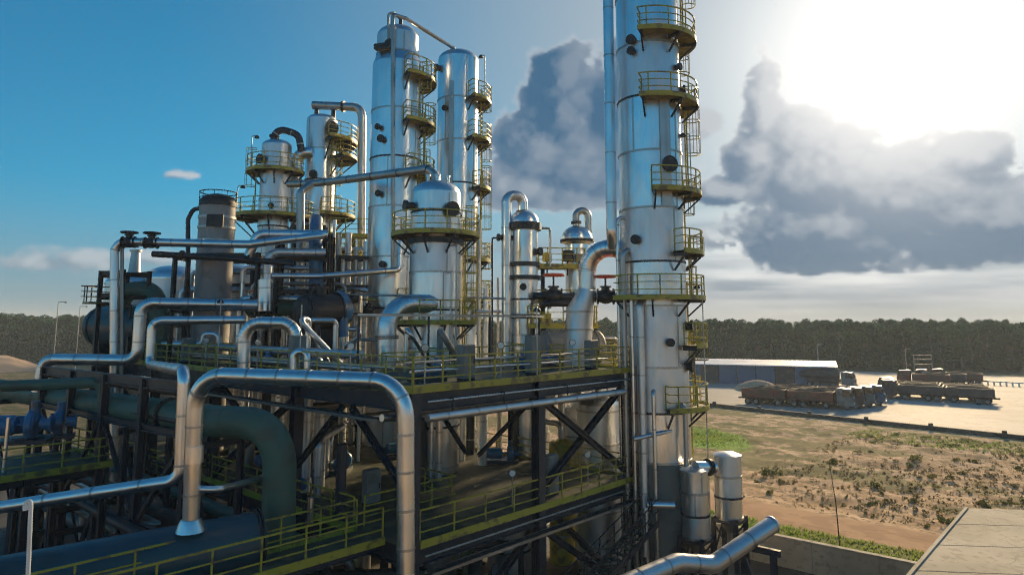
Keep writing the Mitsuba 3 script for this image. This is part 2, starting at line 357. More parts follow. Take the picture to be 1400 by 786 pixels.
struct('terrain_mound', m, 'pale_sand')

# ------------------------------------------------------------------ forest behind the yard
def leaf_colour(a, b, s):
    def f(p, n, uv):
        return mix(a, b, smoothstep(.3, .7, fbm(p.x * .12 + s, p.y * .12, p.z * .5, 3)))
    return proc(f)
LEAVES = [((.035, .105, .050), (.052, .120, .054)), ((.030, .090, .050), (.045, .110, .056)), ((.042, .110, .048), (.065, .125, .056))]
for i, (a, b) in enumerate(LEAVES): scene['leaf%d' % i] = {'type': 'principledthin', 'base_color': leaf_colour(a, b, i * 9.0), 'roughness': 0.6, 'diff_trans': 0.45, 'eta': 1.3}
scene['bark'] = tw(principled(worn((.11, .09, .07), (.20, .17, .14), .4, .6, 3.0), 0.9))
def leaf_cloud(m, centres, radii, count, size, r):
    for c, R in zip(centres, radii):
        d = r.normal(size=(count, 3)); d /= np.linalg.norm(d, axis=1, keepdims=True)
        p = np.asarray(c) + d * (R * r.uniform(.45, 1.0, (count, 1)) ** .6) * [1, 1, .8]
        a = r.normal(size=(count, 3)); a /= np.linalg.norm(a, axis=1, keepdims=True)
        b = np.cross(a, d + .4 * r.normal(size=(count, 3))); b /= np.linalg.norm(b, axis=1, keepdims=True) + 1e-9
        s = size * r.uniform(.6, 1.3, (count, 1))
        v = np.stack([p - a * s, p + b * s * .6, p + a * s, p - b * s * .6], 1).reshape(-1, 3)
        i = np.arange(count)[:, None] * 4
        m.add(v, np.hstack([i, i + 1, i + 2, i + 3]))
def tree_mesh(seed, h, spread):
    r = np.random.default_rng(seed); tr, cr = M(), M()
    tube(tr, [(0, 0, -.3), (r.normal() * .15, r.normal() * .15, h * .45), (r.normal() * .4, r.normal() * .4, h * .85)], np.array([.28, .2, .06]), 7)
    cs, rs = [], []
    for k in range(19):
        z = h * (r.uniform(.08, .95) if k else .15); w = spread * (1.0 - .55 * abs(z / h - .5) / .55) * math.sqrt(r.uniform(.05, 1)); a = r.uniform(0, 2 * pi)
        c = (w * math.cos(a), w * math.sin(a), z); cs.append(c); rs.append(r.uniform(.85, 1.6) * spread / 3)
        if k % 3 == 0: tube(tr, [(0, 0, z * .75), c], np.array([.09, .03]), 5)
    leaf_cloud(cr, cs, rs, 95, .34, r)
    return tr, cr
for k in range(6):
    tr, cr = tree_mesh(40 + k, (12.0, 13.2, 11.0, 13.8, 12.4, 10.5)[k], (3.0, 2.5, 3.3, 2.6, 3.1, 3.0)[k])
    scene['tree_kind%d' % k] = {'type': 'shapegroup', 'trunk': ply(tr.mesh(), 'bark', True), 'crown': ply(cr.mesh(), 'leaf%d' % (k % 3), False)}
front = np.array([(-330, 245), (-150, 225), (-60, 205), (45, 205), (90, 200), (130, 190), (260, 170)], float)
r = np.random.default_rng(5); nt = 0
labels['forest'] = {'kind': 'stuff', 'label': 'dense dark green forest closing the horizon behind the yard'}
for row in range(13):
    step = (2.6 if row == 0 else 4.2) if row < 5 else 6.5
    for i in range(len(front) - 1):
        L = np.linalg.norm(front[i + 1] - front[i])
        for t in np.arange(0, L, step):
            p = front[i] + (front[i + 1] - front[i]) * t / L + r.normal(size=2) * 1.6
            x, y = p[0], p[1] + (row * 4.5 if row < 5 else 22 + (row - 5) * 9)
            if abs(x / y) > 0.90: continue
            s = r.uniform(.98, 1.09) * (.42 if row == 0 else 1) * (1.16 if x < -40 else 1.0) * (1 + .10 * (meshkit.noise(np.array([x * .03, y * .03, 0.])) - .5)) * (0.94 if row == 1 else 1)
            nt += 1
            scene['forest__%03d' % nt] = {'type': 'instance', 'group': {'type': 'ref', 'id': 'tree_kind%d' % r.integers(6)},
                                          'to_world': T().translate([x, y, 0]).rotate([0, 0, 1], r.uniform(0, 360)).scale([s * r.uniform(.9, 1.2), s * r.uniform(.9, 1.2), s])}
# ------------------------------------------------------------------ builders for columns, platforms, railings, ladders, pipes
def rail_mesh(pts, h=1.08, closed=False, step=1.1, post=0.05, mid=2):
    m = M(); pts = [np.asarray(p, float) for p in pts]
    if closed: pts = pts + [pts[0]]
    up = np.array([0, 0, 1.0])
    for k in range(mid + 1):
        o = up * h * (k + 1) / (mid + 1)
        for a, b in zip(pts[:-1], pts[1:]): bar(m, a + o, b + o, 0.055 if k == mid else 0.04)
    s = [0]
    for a, b in zip(pts[:-1], pts[1:]): s.append(s[-1] + np.linalg.norm(b - a))
    n = max(1, round(s[-1] / step)); P = np.array(pts)
    for i in range(n + (0 if closed else 1)):
        p = np.array([np.interp(s[-1] * i / n, s, P[:, c]) for c in range(3)])
        bar(m, p, p + up * h, post)
    return m
def arc(x, y, z, r, a0, a1, n=None):
    n = n or max(2, int(abs(a1 - a0) / 12) + 1)
    return [np.array([x + r * math.cos(math.radians(t)), y + r * math.sin(math.radians(t)), z]) for t in np.linspace(a0, a1, n + 1)]
def round_platform(t, x, y, z, r0, r1, a0, a1, rail=True, name='platform', edge='yellow_paint', brackets=True):
    full = a1 - a0 >= 359
    m = M(); n = max(6, int((a1 - a0) / 7))
    lathe(m, (x, y, z), [(r0, 0), (r1, 0), (r1, -.07), (r0, -.07), (r0, 0)], n, a0=math.radians(a0) + AOFF, a1=math.radians(a1) + AOFF)
    p = part(t, name, m, 'yellow_grating')
    m = M(); lathe(m, (x, y, z), [(r1 + .003, .11), (r1 + .03, .11), (r1 + .03, -.13), (r1 + .003, -.13), (r1 + .003, .11)], n, a0=math.radians(a0) + AOFF, a1=math.radians(a1) + AOFF)
    part(p, 'edge_beam', m, edge)
    if brackets:
        k = max(2, int((a1 - a0) / 40))
        for i in range(k + (0 if full else 1)):
            a = math.radians(a0 + (a1 - a0) * (i / k if full else (i + .08) / (k + .16)))
            c, s = math.cos(a), math.sin(a); m = M()
            prism(m, (x - s * .05, y + c * .05, z - .075), (x + s * .05, y - c * .05, z - .075), [(0, 0), (0, 0), (0, 0)]) if False else None
            bar(m, (x + c * r0, y + s * r0, z - .16), (x + c * (r1 - .02), y + s * (r1 - .02), z - .16), .09, .16)
            bar(m, (x + c * r0, y + s * r0, z - .95 * (r1 - r0) - .1), (x + c * (r1 - .12), y + s * (r1 - .12), z - .24), .08, .08)
            part(p, 'bracket', m, 'steel_paint')
    if rail:
        pts = arc(x, y, z, r1 - .03, a0, a1)
        if not full: pts = [np.array([x + (r0 + .15) * math.cos(math.radians(a0)), y + (r0 + .15) * math.sin(math.radians(a0)), z])] + pts + [np.array([x + (r0 + .15) * math.cos(math.radians(a1)), y + (r0 + .15) * math.sin(math.radians(a1)), z])]
        part(p, 'railing', rail_mesh(pts), 'yellow_paint')
    return p
# lathe measures its angle from its own x axis; AOFF turns world degrees into that
_x = np.cross((0, 1, 0), (0, 0, 1)); AOFF = -math.atan2(_x[1], _x[0])

def ladder(t, x, y, r, ang, z0, z1, cage=True):
    a = math.radians(ang); c, s = math.cos(a), math.sin(a); e = np.array([c, s, 0]); tt = np.array([-s, c, 0])
    o = np.array([x, y, 0]) + e * (r + .18); m = M()
    for k in (-.22, .22): bar(m, o + tt * k + [0, 0, z0], o + tt * k + [0, 0, z1], .06)
    for i in range(int((z1 - z0) / .33)): bar(m, o - tt * .22 + [0, 0, z0 + .2 + i * .33], o + tt * .22 + [0, 0, z0 + .2 + i * .33], .03)
    p = part(t, 'ladder', m, 'yellow_paint')
    if cage and z1 - z0 > 2.6:
        m = M()
        ring = [(-.24, 0), (-.36, .3), (-.25, .62), (0, .74), (.25, .62), (.36, .3), (.24, 0)]
        zs = np.arange(z0 + 2.2, z1 + .8, .9)
        for z in zs:
            q = [o + tt * u + e * v + [0, 0, z] for u, v in ring]
            for a_, b_ in zip(q[:-1], q[1:]): bar(m, a_, b_, .02, .05)
        for u, v in ring[1:6]: bar(m, o + tt * u + e * v + [0, 0, zs[0]], o + tt * u + e * v + [0, 0, zs[-1]], .03, .02)
        part(p, 'cage', m, 'yellow_paint')
    return p
def nozzle(t, x, y, r, z, ang, size, out=.35, mat='steel_black', name='nozzle', base=None):
    a = math.radians(ang); d = (math.cos(a), math.sin(a), 0); m = M()
    c = (x + d[0] * (r - .12), y + d[1] * (r - .12), z); o = out + .12
    if base: lathe(m, c, [(size * .8, 0), (size * .8, o - .08)], 16, d)
    lathe(m, c, [(size * .72, 0), (size * .72, o - .12), (size, o - .12), (size, o), (.01, o)], 18, d)
    return part(t, name, m, mat)

def column(t, x, y, courses, head=None, mats=(0, 1, 2), n=48, bands=True, seed=0, seam=True):
    """courses: [(z0, z1, r0[, r1])]; each cladding course overlaps the one below"""
    rr = random.Random(seed)
    for i, c in enumerate(courses):
        z0, z1, r0 = c[:3]; r1 = c[3] if len(c) > 3 else r0; e = .006 * (i % 2)
        m = M(); lathe(m, (x, y, 0), [(r0 + e, z0), (r1 + e, z1 + .02)], n)
        part(t, 'cladding_course', m, 'cladding%d' % mats[rr.randrange(len(mats))])
        if bands:
            m = M(); lathe(m, (x, y, 0), [(r0 + .012, z0 - .05), (r0 + .045, z0 - .05), (r0 + .045, z0 + .05), (r0 + .012, z0 + .05)], n)
            part(t, 'cladding_band', m, 'steel_paint' if i % 3 == 1 else 'dull_metal')
        if seam and abs(r1 - r0) < .01:
            for _ in range(2):
                a = rr.uniform(0, 2 * pi); m = M()
                p = np.array([x + (r0 + .012) * math.cos(a), y + (r0 + .012) * math.sin(a), 0])
                bar(m, p + [0, 0, z0 + .06], p + [0, 0, z1 - .06], .07, .025, (math.cos(a), math.sin(a), 0))
                part(t, 'cladding_seam', m, 'dull_metal')
    if head:
        z, r, h = head[:3]; m = M(); lathe(m, (x, y, 0), [(r, z)] + dome(r, h, z + .02)[0:], n)
        part(t, 'head', m, head[3] if len(head) > 3 else 'cladding0')
def courses(z0, z1, r, step=2.4):
    k = max(1, round((z1 - z0) / step)); h = (z1 - z0) / k
    return [(z0 + i * h, z0 + (i + 1) * h, r) for i in range(k)]

def pipe(name, label, pts, r, mat='cladding0', R=None, n=16, bands=None, flanges=(), cat='pipe', group=None, band_mat='dull_metal'):
    """an insulated or bare pipe: one swept mesh, with cladding bands every so many metres and flanges as parts"""
    R = r * 2.6 if R is None else R
    t = thing(name, label, cat, group); P = fillet(pts, R, 8)
    m = M(); tube(m, P, r, n); part(t, 'run', m, mat)
    s = np.concatenate([[0], np.cumsum(np.linalg.norm(np.diff(P, axis=0), axis=1))])
    def at(d):
        i = min(max(int(np.searchsorted(s, d)) - 1, 0), len(P) - 2); u = (d - s[i]) / max(s[i + 1] - s[i], 1e-9)
        return P[i] + (P[i + 1] - P[i]) * u, unit(P[i + 1] - P[i])
    if r >= .27 and R > 0 and 'paint' not in mat:                      # gore joints of the insulated elbows
        for i in range(1, len(P) - 1):
            if unit(P[i] - P[i - 1]) @ unit(P[i + 1] - P[i]) < .995:
                m = M(); lathe(m, P[i], [(r + .001, -.012), (r + .008, -.012), (r + .008, .012), (r + .001, .012)], n, unit(unit(P[i] - P[i - 1]) + unit(P[i + 1] - P[i]))); part(t, 'elbow_joint', m, band_mat)
    if bands:
        for d in np.arange(bands * .6, s[-1] - .1, bands):
            c, ax = at(d); m = M(); lathe(m, c, [(r + .002, -.035), (r + .014, -.035), (r + .014, .035), (r + .002, .035)], n, ax)
            part(t, 'cladding_band', m, band_mat)
    for fl in flanges:
        d = fl if fl >= 0 else s[-1] + fl
        c, ax = at(d)
        for o in (-.07, .02):
            m = M(); lathe(m, c, [(r * .9, o), (r + .11, o), (r + .11, o + .05), (r * .9, o + .05)], 20, ax); part(t, 'flange', m, 'steel_black')
    return t
def valve(name, label, c, axis, r, wheel, mat='steel_black', stem=.6, group=None):
    t = thing(name, label, 'valve', group); c = np.asarray(c, float); ax = unit(axis); m = M()
    lathe(m, c - ax * r * 1.6, [(.02, 0), (r * 1.5, 0), (r * 1.5, .06), (r, .06), (r * 1.35, r * 1.2), (r * 1.35, r * 2.0), (r, r * 3.2 - .06), (r * 1.5, r * 3.2 - .06), (r * 1.5, r * 3.2), (.02, r * 3.2)], 18, ax)
    part(t, 'body', m, mat); m = M()
    lathe(m, c, [(r * .8, r * .8), (r * .8, r * 1.7), (r * 1.1, r * 1.7), (r * 1.1, r * 1.95), (.05, r * 1.95), (.05, r * 1.95 + stem)], 14); part(t, 'bonnet', m, mat)
    m = M(); z = r * 1.95 + stem; R = r * 1.9
    ring = [c + [R * math.cos(a), R * math.sin(a), z] for a in np.linspace(0, 2 * pi, 21)]
    tube(m, ring, r * .24, 8, caps=False)
    for k in range(4):
        a = k * pi / 2; tube(m, [c + [0, 0, z], c + [R * math.cos(a), R * math.sin(a), z]], r * .16, 6)
    lathe(m, c + [0, 0, z - r * .3], [(.01, 0), (r * .55, 0), (r * .55, r * .6), (.01, r * .6)], 12); part(t, 'handwheel', m, wheel)
    return t
def lamp_pole(label, x, y, z0, z1, arm=.5, ang=0.0, group='lamp poles on the plant', r=.03):
    t = thing('lamp_pole', label, 'lamp pole', group); a = math.radians(ang); m = M()
    tube(m, [(x, y, z0), (x, y, z1), (x + arm * math.cos(a), y + arm * math.sin(a), z1 + .03)], r, 6, R=.12); part(t, 'pole', m, 'dull_metal')
    m = M(); lathe(m, (x + arm * math.cos(a), y + arm * math.sin(a), z1 - .16), [(.01, 0), (.17, .0), (.16, .09), (.06, .20), (.01, .20)], 12); part(t, 'lamp_head', m, 'steel_black')
    return t
# ------------------------------------------------------------------ distillation columns
# tallest column at the near right end of the structure
x, y = 7.24, 35.00; r = 1.62
t = thing('distillation_column', 'tallest silver distillation column, running out of the top of the view, with seven curved platforms', 'column', 'distillation columns')
BIG = t
zt = [6.35, 8.65, 10.81, 13.81, 15.98, 18.69, 21.60, 24.46, 27.30, 30.20, 33.24, 36.26]
cs = [(a, b, r) for a, b in zip(zt[:-1], zt[1:])]
column(t, x, y, cs, (zt[-1], r, .8), seed=3)
m = M(); lathe(m, (x, y, 0), [(1.78, 0), (1.70, zt[0] - .2), (1.62, zt[0])], 40); part(t, 'skirt', m, 'fireproofing')
for v, a0, a1 in ((49, -112, 38), (141, -112, 40), (267, -100, 48), (348, -66, 55), (408, -152, 36), (470, -52, 58), (549, -88, 60)):
    z = 13 + (440 - v) / 933 * 35 * 1.0
    round_platform(t, x, y, z, r + .06, r + .92, a0, a1)
hs = [13 + (440 - v) / 933 * 35 for v in (620, 549, 470, 408, 348, 267, 141, 49, -40)]
for i, (a, b) in enumerate(zip(hs[:-1], hs[1:])):
    ladder(t, x, y, r + .1, 22 - (i % 2) * 24, a, b + .9 if i < 7 else b)
for v, a, s in ((72, -128, .22), (56, -128, .26), (232, -70, .42), (226, -72, .2), (332, -128, .24), (466, -78, .2), (92, -40, .2), (118, -14, .24), (445, -24, .3), (497, -30, .3)):
    nozzle(t, x, y, r, 13 + (440 - v) / 933 * 35, a, s, .3)
m = M(); bar(m, (x + .45, y - r - .05, zt[5]), (x + .45, y - r - .05, zt[7]), .5, .07, (0, -1, 0)); part(t, 'cable_tray', m, 'dull_metal')
for k, (ang, za, zb, rad, mt) in enumerate(((-150, .6, 16.55, .15, 'dull_metal'), (-135, .4, 14.30, .11, 'cladding1'), (-122, .4, 14.04, .2, 'cladding2'), (-106, 1.5, 9.72, .09, 'cladding1'), (-60, 3., 9.08, .12, 'dull_metal'), (-163, .6, 18.26, .10, 'cladding0'))):
    a = math.radians(ang); q = np.array([x + (r + .35) * math.cos(a), y + (r + .35) * math.sin(a), 0]); inn = np.array([x + (r - .1) * math.cos(a), y + (r - .1) * math.sin(a), 0])
    pipe('column_pipe', ('grey drop pipe on the shaded left flank of the tallest column', 'thin bright drop pipe beside the wide one low on the tallest column', 'wide silver drop pipe on the front of the tallest column below its fifth platform', 'thin pipe looping down the front of the tallest column under the lowest platform', 'grey pipe below the lowest platform on the tallest column', 'outermost thin pipe on the left edge of the tallest column')[k],
         [q + [0, 0, za], q + [0, 0, zb], inn + [0, 0, zb + .02]], rad, mt, bands=1.8)
pipe('overhead_riser', 'long straight silver riser pipe standing just left of the tallest column', [(5.11, 34.20, 36.15), (5.03, 34.20, 17.47), (5.15, 34.60, 16.77)], .27, 'cladding1', bands=2.6, n=20)
pipe('vapour_pipe', 'thick silver pipe leaving the tallest column and turning down in a big elbow', [(6.03, 35.00, 16.63), (4.00, 36.00, 17.08), (3.96, 36.00, 14.68)], .46, 'cladding0', bands=1.1, n=22)
m = M(); cx, cy, cz = (3.96, 36.00, 14.68)
t2 = thing('transfer_duct', 'pale conical duct section below the big elbow left of the tallest column', 'duct')
m = M(); tube(m, [(cx, cy, cz), (cx - .1, cy, cz - .3), (3.58, 36.20, 13.57), (3.45, 36.20, 11.86), (3.43, 36.20, 10.73)], np.array([.47, .50, .72, .72, .72]), 22); part(t2, 'cone', m, 'cladding2')
for v in (426, 450): m = M(); q = (3.50, 36.20, 13.00); lathe(m, (q[0], q[1], 13 + (440 - v) / 933 * 36.2), [(.73, -.06), (.80, -.06), (.80, .06), (.73, .06)], 22); part(t2, 'flange', m, 'dull_metal')

# twin tall columns in the middle
x, y = -7.69, 44.00; r = 1.63
t = thing('distillation_column', 'tall blue shining column with a stepped shoulder, left one of the tall middle pair', 'column', 'distillation columns')
z0, zs_, ze = 1.0, 29.95, 32.01
column(t, x, y, courses(z0, zs_, r, 3.2), seed=5)
column(t, x, y, [(zs_ + .02, zs_ + .7, r, 1.40)], bands=False, seam=False)
column(t, x, y, [(zs_ + .72, ze, 1.40)], (ze, 1.40, .75), seed=6)
for v, a0, a1 in ((103, -66, 70), (168, -66, 70), (240, -60, 70), (330, -60, 75), (420, -70, 75)):
    round_platform(t, x, y, 13 + (440 - v) / 933 * 44, r + .05, r + .98, a0, a1)
hs = [13 + (440 - v) / 933 * 44 for v in (480, 420, 330, 240, 168, 103)]
for i, (a, b) in enumerate(zip(hs[:-1], hs[1:])): ladder(t, x, y, r + .1, -25 + (i % 2) * 22, a, b + .9)
for v, a, s in ((195, -110, .25), (270, -112, .22), (178, -118, .2), (60, -100, .3), (365, -100, .22)): nozzle(t, x, y, r if v > 70 else 1.4, 13 + (440 - v) / 933 * 44, a, s)
nozzle_m = M(); lathe(nozzle_m, (x + .2, y - .3, ze + .5), [(.12, 0), (.12, .75), (.22, .75), (.22, .85), (.01, .85)], 12); part(t, 'vent', nozzle_m, 'steel_black')
m = M(); box(m, (x - .75, y - 1.35, 13 + (440 - 62) / 933 * 44), (1.1, .5, .35), -.3, .04); part(t, 'pipe_bracket', m, 'steel_black')

x, y = -3.93, 48.00; r = 1.47
t = thing('distillation_column', 'tall silver column with sunlit right edge, right one of the tall middle pair', 'column', 'distillation columns')
ze = 31.94
column(t, x, y, courses(1.0, ze, r, 3.0), (ze, r, .75), seed=8)
for v, a0, a1 in ((133, -60, 75), (190, -60, 75), (258, -45, 75), (357, -60, 75), (410, -60, 75), (438, -60, 60)):
    round_platform(t, x, y, 13 + (440 - v) / 933 * 48, r + .05, r + .92, a0, a1)
hs = [13 + (440 - v) / 933 * 48 for v in (480, 410, 357, 258, 190, 133)]
for i, (a, b) in enumerate(zip(hs[:-1], hs[1:])): ladder(t, x, y, r + .1, -8 + (i % 2) * 20, a, b + .9)
for v, a, s in ((88, -150, .28), (150, -118, .2), (300, -80, .2)): nozzle(t, x, y, r, 13 + (440 - v) / 933 * 48, a, s)
m = M(); bar(m, (x - .35, y - r - .06, 20.75), (x - .35, y - r - .06, 29.93), .32, .08, (0, -1, 0)); part(t, 'cable_tray', m, 'dull_metal')  # no tray here: added strip stands in for a dark reflection band
pipe('reflux_pipe', 'thin pipe climbing the left tall column and sloping down to its right twin', [(-7.38, 42.20, 16.14), (-7.76, 42.20, 32.83), (-6.98, 43.00, 32.90), (-4.25, 47.40, 32.70), (-3.98, 48.00, 32.61), (-3.97, 48.00, 31.94)], .13, 'dull_metal', R=.25, bands=3.0)
pipe('vent_pipe', 'short thin pipe up the shoulder of the left tall column beside the longer one', [(-8.08, 42.60, 31.00), (-8.12, 42.60, 33.07), (-7.69, 42.60, 33.12)], .09, 'dull_metal', R=.2)

# squat column in front of the pair
x, y = -4.06, 36.00; r = 1.30
t = thing('distillation_column', 'wide squat silver column with domed top and full ring platform before the tall pair', 'column', 'distillation columns')
ze = 19.76; zp = 17.55; zq = 13.00
column(t, x, y, courses(zp + .15, ze, r, 1.2), (ze, r, .75), seed=11)
column(t, x, y, courses(.05, zp - .05, r + .03, 1.9), seed=12)
round_platform(t, x, y, zp, r + .06, r + 1.02, -180, 180)
round_platform(t, x, y, zq, r + .06, r + .88, -200, 20)
m = M(); lathe(m, (x, y, 0), [(r + .05, zp - .5), (r + .22, zp - .5), (r + .22, zp - .2), (r + .05, zp - .2)], 48); part(t, 'support_ring', m, 'steel_paint')
nozzle(t, x, y, r, 18.77, -52, .40, .4, name='manway'); nozzle(t, x, y, r, 19.01, -150, .3, .5)
for a, u in ((-120, .13), (-80, .16), (-30, .12)):
    m = M(); q = (x + .75 * math.cos(math.radians(a)), y + .75 * math.sin(math.radians(a)), ze + .35)
    lathe(m, q, [(u * .6, 0), (u * .6, .5), (u, .5), (u, .6), (.01, .6)], 12); part(t, 'vent', m, 'cladding1')
ladder(t, x, y, r + .1, 20, 10.7, zp + 1.0)
pipe('inlet_pipe', 'big bright blue silver elbow turning from the squat column down to a black flange', [(-4.03, 35.00, 13.93), (-6.05, 33.20, 13.88), (-5.98, 33.20, 10.92)], .46, 'cladding0', R=1.3, bands=.55, n=24, flanges=(-1.35,), band_mat='cladding2')
pipe('vapour_pipe', 'long dull sloping pipe running from the left columns to the top of the squat column', [(-15.31, 46.00, 22.36), (-12.49, 44.00, 22.05), (-4.57, 36.30, 21.23), (-4.10, 36.10, 20.82), (-4.08, 36.00, 20.16)], .24, 'dull_metal', bands=2.6, band_mat='steel_black')

# left columns
x, y = -14.34, 50.00; r = 1.10
t = thing('distillation_column', 'medium column with a pipe bridge over its flat top, left of the tall pair', 'column', 'distillation columns')
ze = 28.06
column(t, x, y, courses(.05, ze, r, 2.3), (ze, r, .42), seed=15)
for v, a0, a1 in ((190, -62, 70), (213, -40, 70), (296, -70, 70), (345, -70, 70)): round_platform(t, x, y, 13 + (440 - v) / 933 * 50, r + .05, r + 1.55 if v < 300 else r + 2.4, a0, a1)
for za, zb in ((345, 296), (296, 213), (213, 190)): ladder(t, x, y, r + .1, -30, 13 + (440 - za) / 933 * 50, 13 + (440 - zb) / 933 * 50 + .9)
nozzle(t, x, y, r, 27.21, -45, .5, .5, name='manway'); nozzle(t, x, y, r, 23.67, -95, .3)
pipe('overhead_pipe', 'pipe bridging the top of the medium left column and dropping down its right side', [(-15.07, 50.00, 29.26), (-11.24, 49.50, 28.93), (-10.78, 49.50, 10.93)], .31, 'dull_metal', bands=2.0, flanges=(2.4,))
for k, u in enumerate((433, 456)):
    m = M(); q = (-14.78, 50.00, -13.51, 50.00); cx = (q[0], q[2])[k]; cy = (q[1], q[3])[k]
    lathe(m, (cx, cy, 28.46), [(.16, -.4), (.16, .5), (.24, .5), (.24, .62), (.16, .62)], 14); part(t, 'nozzle', m, 'steel_black')
pipe('side_vessel_pipe', 'upright silver pipe with a hooked top close on the left of the medium column', [(-14.63, 49.00, 25.37), (-15.87, 49.00, 25.26), (-15.38, 49.00, 10.95)], .42, 'cladding1', R=.8, bands=1.3)

x, y = -16.95, 48.00; r = 1.03
t = thing('distillation_column', 'leftmost slim column with a hooked top pipe and two ring platforms', 'column', 'distillation columns')
ze = 25.55
column(t, x, y, courses(.05, ze, r, 1.9), (ze, r, .45), seed=17)
z1, z2 = 23.62, 20.33
round_platform(t, x, y, z1, r + .05, r + .95, -200, 10); round_platform(t, x, y, z2, r + .05, r + 1.75, -210, 10)
ladder(t, x, y, r + .1, -160, z2, z1 + .9)
nozzle(t, x, y, r, 24.37, -125, .35, .4, name='manway'); nozzle(t, x, y, r, 21.01, -80, .2)
pipe('overhead_pipe', 'short hooked pipe on top of the leftmost slim column', [(-17.21, 48.00, 25.77), (-17.16, 48.00, 26.97), (-15.60, 48.50, 26.56), (-15.34, 48.50, 25.36)], .25, 'steel_paint', bands=1.2, flanges=(.5,))
lamp_pole('thin lamp pole on the upper ring platform of the leftmost slim column', -18.39, 47.00, z1 - .2, 26.04, .35, 0)
lamp_pole('thin lamp pole beside the dark domed vessel left of the columns', -19.21, 47.00, 20.07, 22.45, .35, 0)
lamp_pole('thin lamp pole at the top platform of the right tall column', -1.96, 47.50, 29.05, 32.18, .3, 180)
lamp_pole('lamp pole on the third platform of the tallest column', 9.17, 34.30, 19.29, 22.63, .35, 180)
lamp_pole('lamp pole beside the lower platforms of the tallest column', 9.44, 34.00, 4.0, 14.80, .25, 180)

# dark domed stack-like vessel
x, y = -18.34, 42.00; r = 1.06
t = thing('scrubber_vessel', 'grey banded upright vessel with a black dome, left of the columns', 'vessel')
ze = 20.15; m = M(); lathe(m, (x, y, 0), [(r, .05), (r, ze)], 40); part(t, 'shell', m, 'stone_grey')
m = M(); lathe(m, (x, y, 0), [(r + .05, ze - .05), (r + .05, ze + .15)] + dome(r + .05, .62, ze + .16), 40); part(t, 'dome', m, 'steel_black')
for v in (298, 312, 330, 350): m = M(); lathe(m, (x, y, 0), [(r + .003, -.07), (r + .06, -.07), (r + .06, .07), (r + .003, .07)], 40) ; mm = m.mesh(); mm = (mm[0] + [0, 0, 13 + (440 - v) / 933 * 42], mm[1]); part(t, 'stiffener_ring', mm, 'dull_metal')
m = M(); box(m, (x + .35, y - r - .02, 19.09), (1.0, .2, .75), 0, .03); part(t, 'name_board', m, 'steel_black')
part(t, 'railing', rail_mesh(arc(x, y, ze + .1, r + .03, 0, 360, 24), .75, step=.8, post=.03, mid=1), 'steel_black')
pipe('vent_pipe', 'thin dark hooked pipe on the left flank of the grey vessel with the black dome', [(-19.16, 42.00, 20.06), (-19.88, 42.00, 19.96), (-20.16, 42.00, 19.32), (-19.66, 42.00, 11.24)], .13, 'steel_paint', R=.4)

# slim column with looped riser, and its domed neighbour
x, y = 0.73, 40.00; r = .78
t = thing('stripper_column', 'slim silver column with dark flange under its dome and looped riser on its left', 'column')
ze = 18.58; column(t, x, y, courses(.05, ze - .2, r, 2.0), (ze + .2, r + .1, .8), seed=20)
m = M(); lathe(m, (x, y, ze), [(r, -.22), (r + .22, -.22), (r + .22, .2), (r, .2)], 32); part(t, 'flange', m, 'steel_black')
for v in (362, 380, 432): round_platform(t, x, y, 13 + (440 - v) / 933 * 40, r + .03, r + .16, -180, 180, rail=False, name='stiffener_ring', edge='steel_paint', brackets=False)
nozzle(t, x, y, r, 14.99, -95, .2); nozzle(t, x, y, r, 17.06, -30, .25); nozzle(t, x, y, r, 17.88, -160, .22, .9)
pipe('looped_riser', 'upright silver riser pipe looping over into the top of the slim column', [(-0.29, 39.60, 10.52), (-0.34, 39.60, 20.35), (0.65, 40.00, 20.51), (0.65, 40.00, 19.02)], .29, 'cladding1', R=.5, bands=2.2, flanges=(-.45,))
pipe('thin_line', 'very thin dark line up and over on the left of the looped riser', [(-1.14, 40.00, 10.49), (-1.17, 40.00, 17.92), (0.00, 40.00, 17.92)], .05, 'steel_paint', R=.1)
pipe('thin_line', 'thin hooked line on the right of the slim column', [(2.26, 40.40, 16.23), (2.27, 40.40, 18.55), (1.79, 40.40, 18.55)], .07, 'dull_metal', R=.15)
x, y = 4.03, 42.00; r = .95
t = thing('reflux_drum', 'small upright drum with shining dome and hooked pipe, between slim column and tallest column', 'drum')
ze = 18.03; m = M(); lathe(m, (x, y, 0), [(.74, .05), (.74, ze - .3), (r, ze - .15), (r, ze + .1)] + dome(r, .8, ze + .1), 36); part(t, 'shell', m, 'cladding0')
m = M(); lathe(m, (x, y, ze), [(r, -.14), (r + .1, -.14), (r + .1, .02), (r, .02)], 36); part(t, 'flange', m, 'steel_black')
pipe('hooked_pipe', 'hooked pipe on top of the small domed drum', [(4.00, 42.00, 18.77), (3.97, 42.00, 19.87), (4.74, 42.00, 19.87), (4.76, 42.00, 17.94)], .22, 'dull_metal', R=.4, bands=.8, flanges=(.35,))
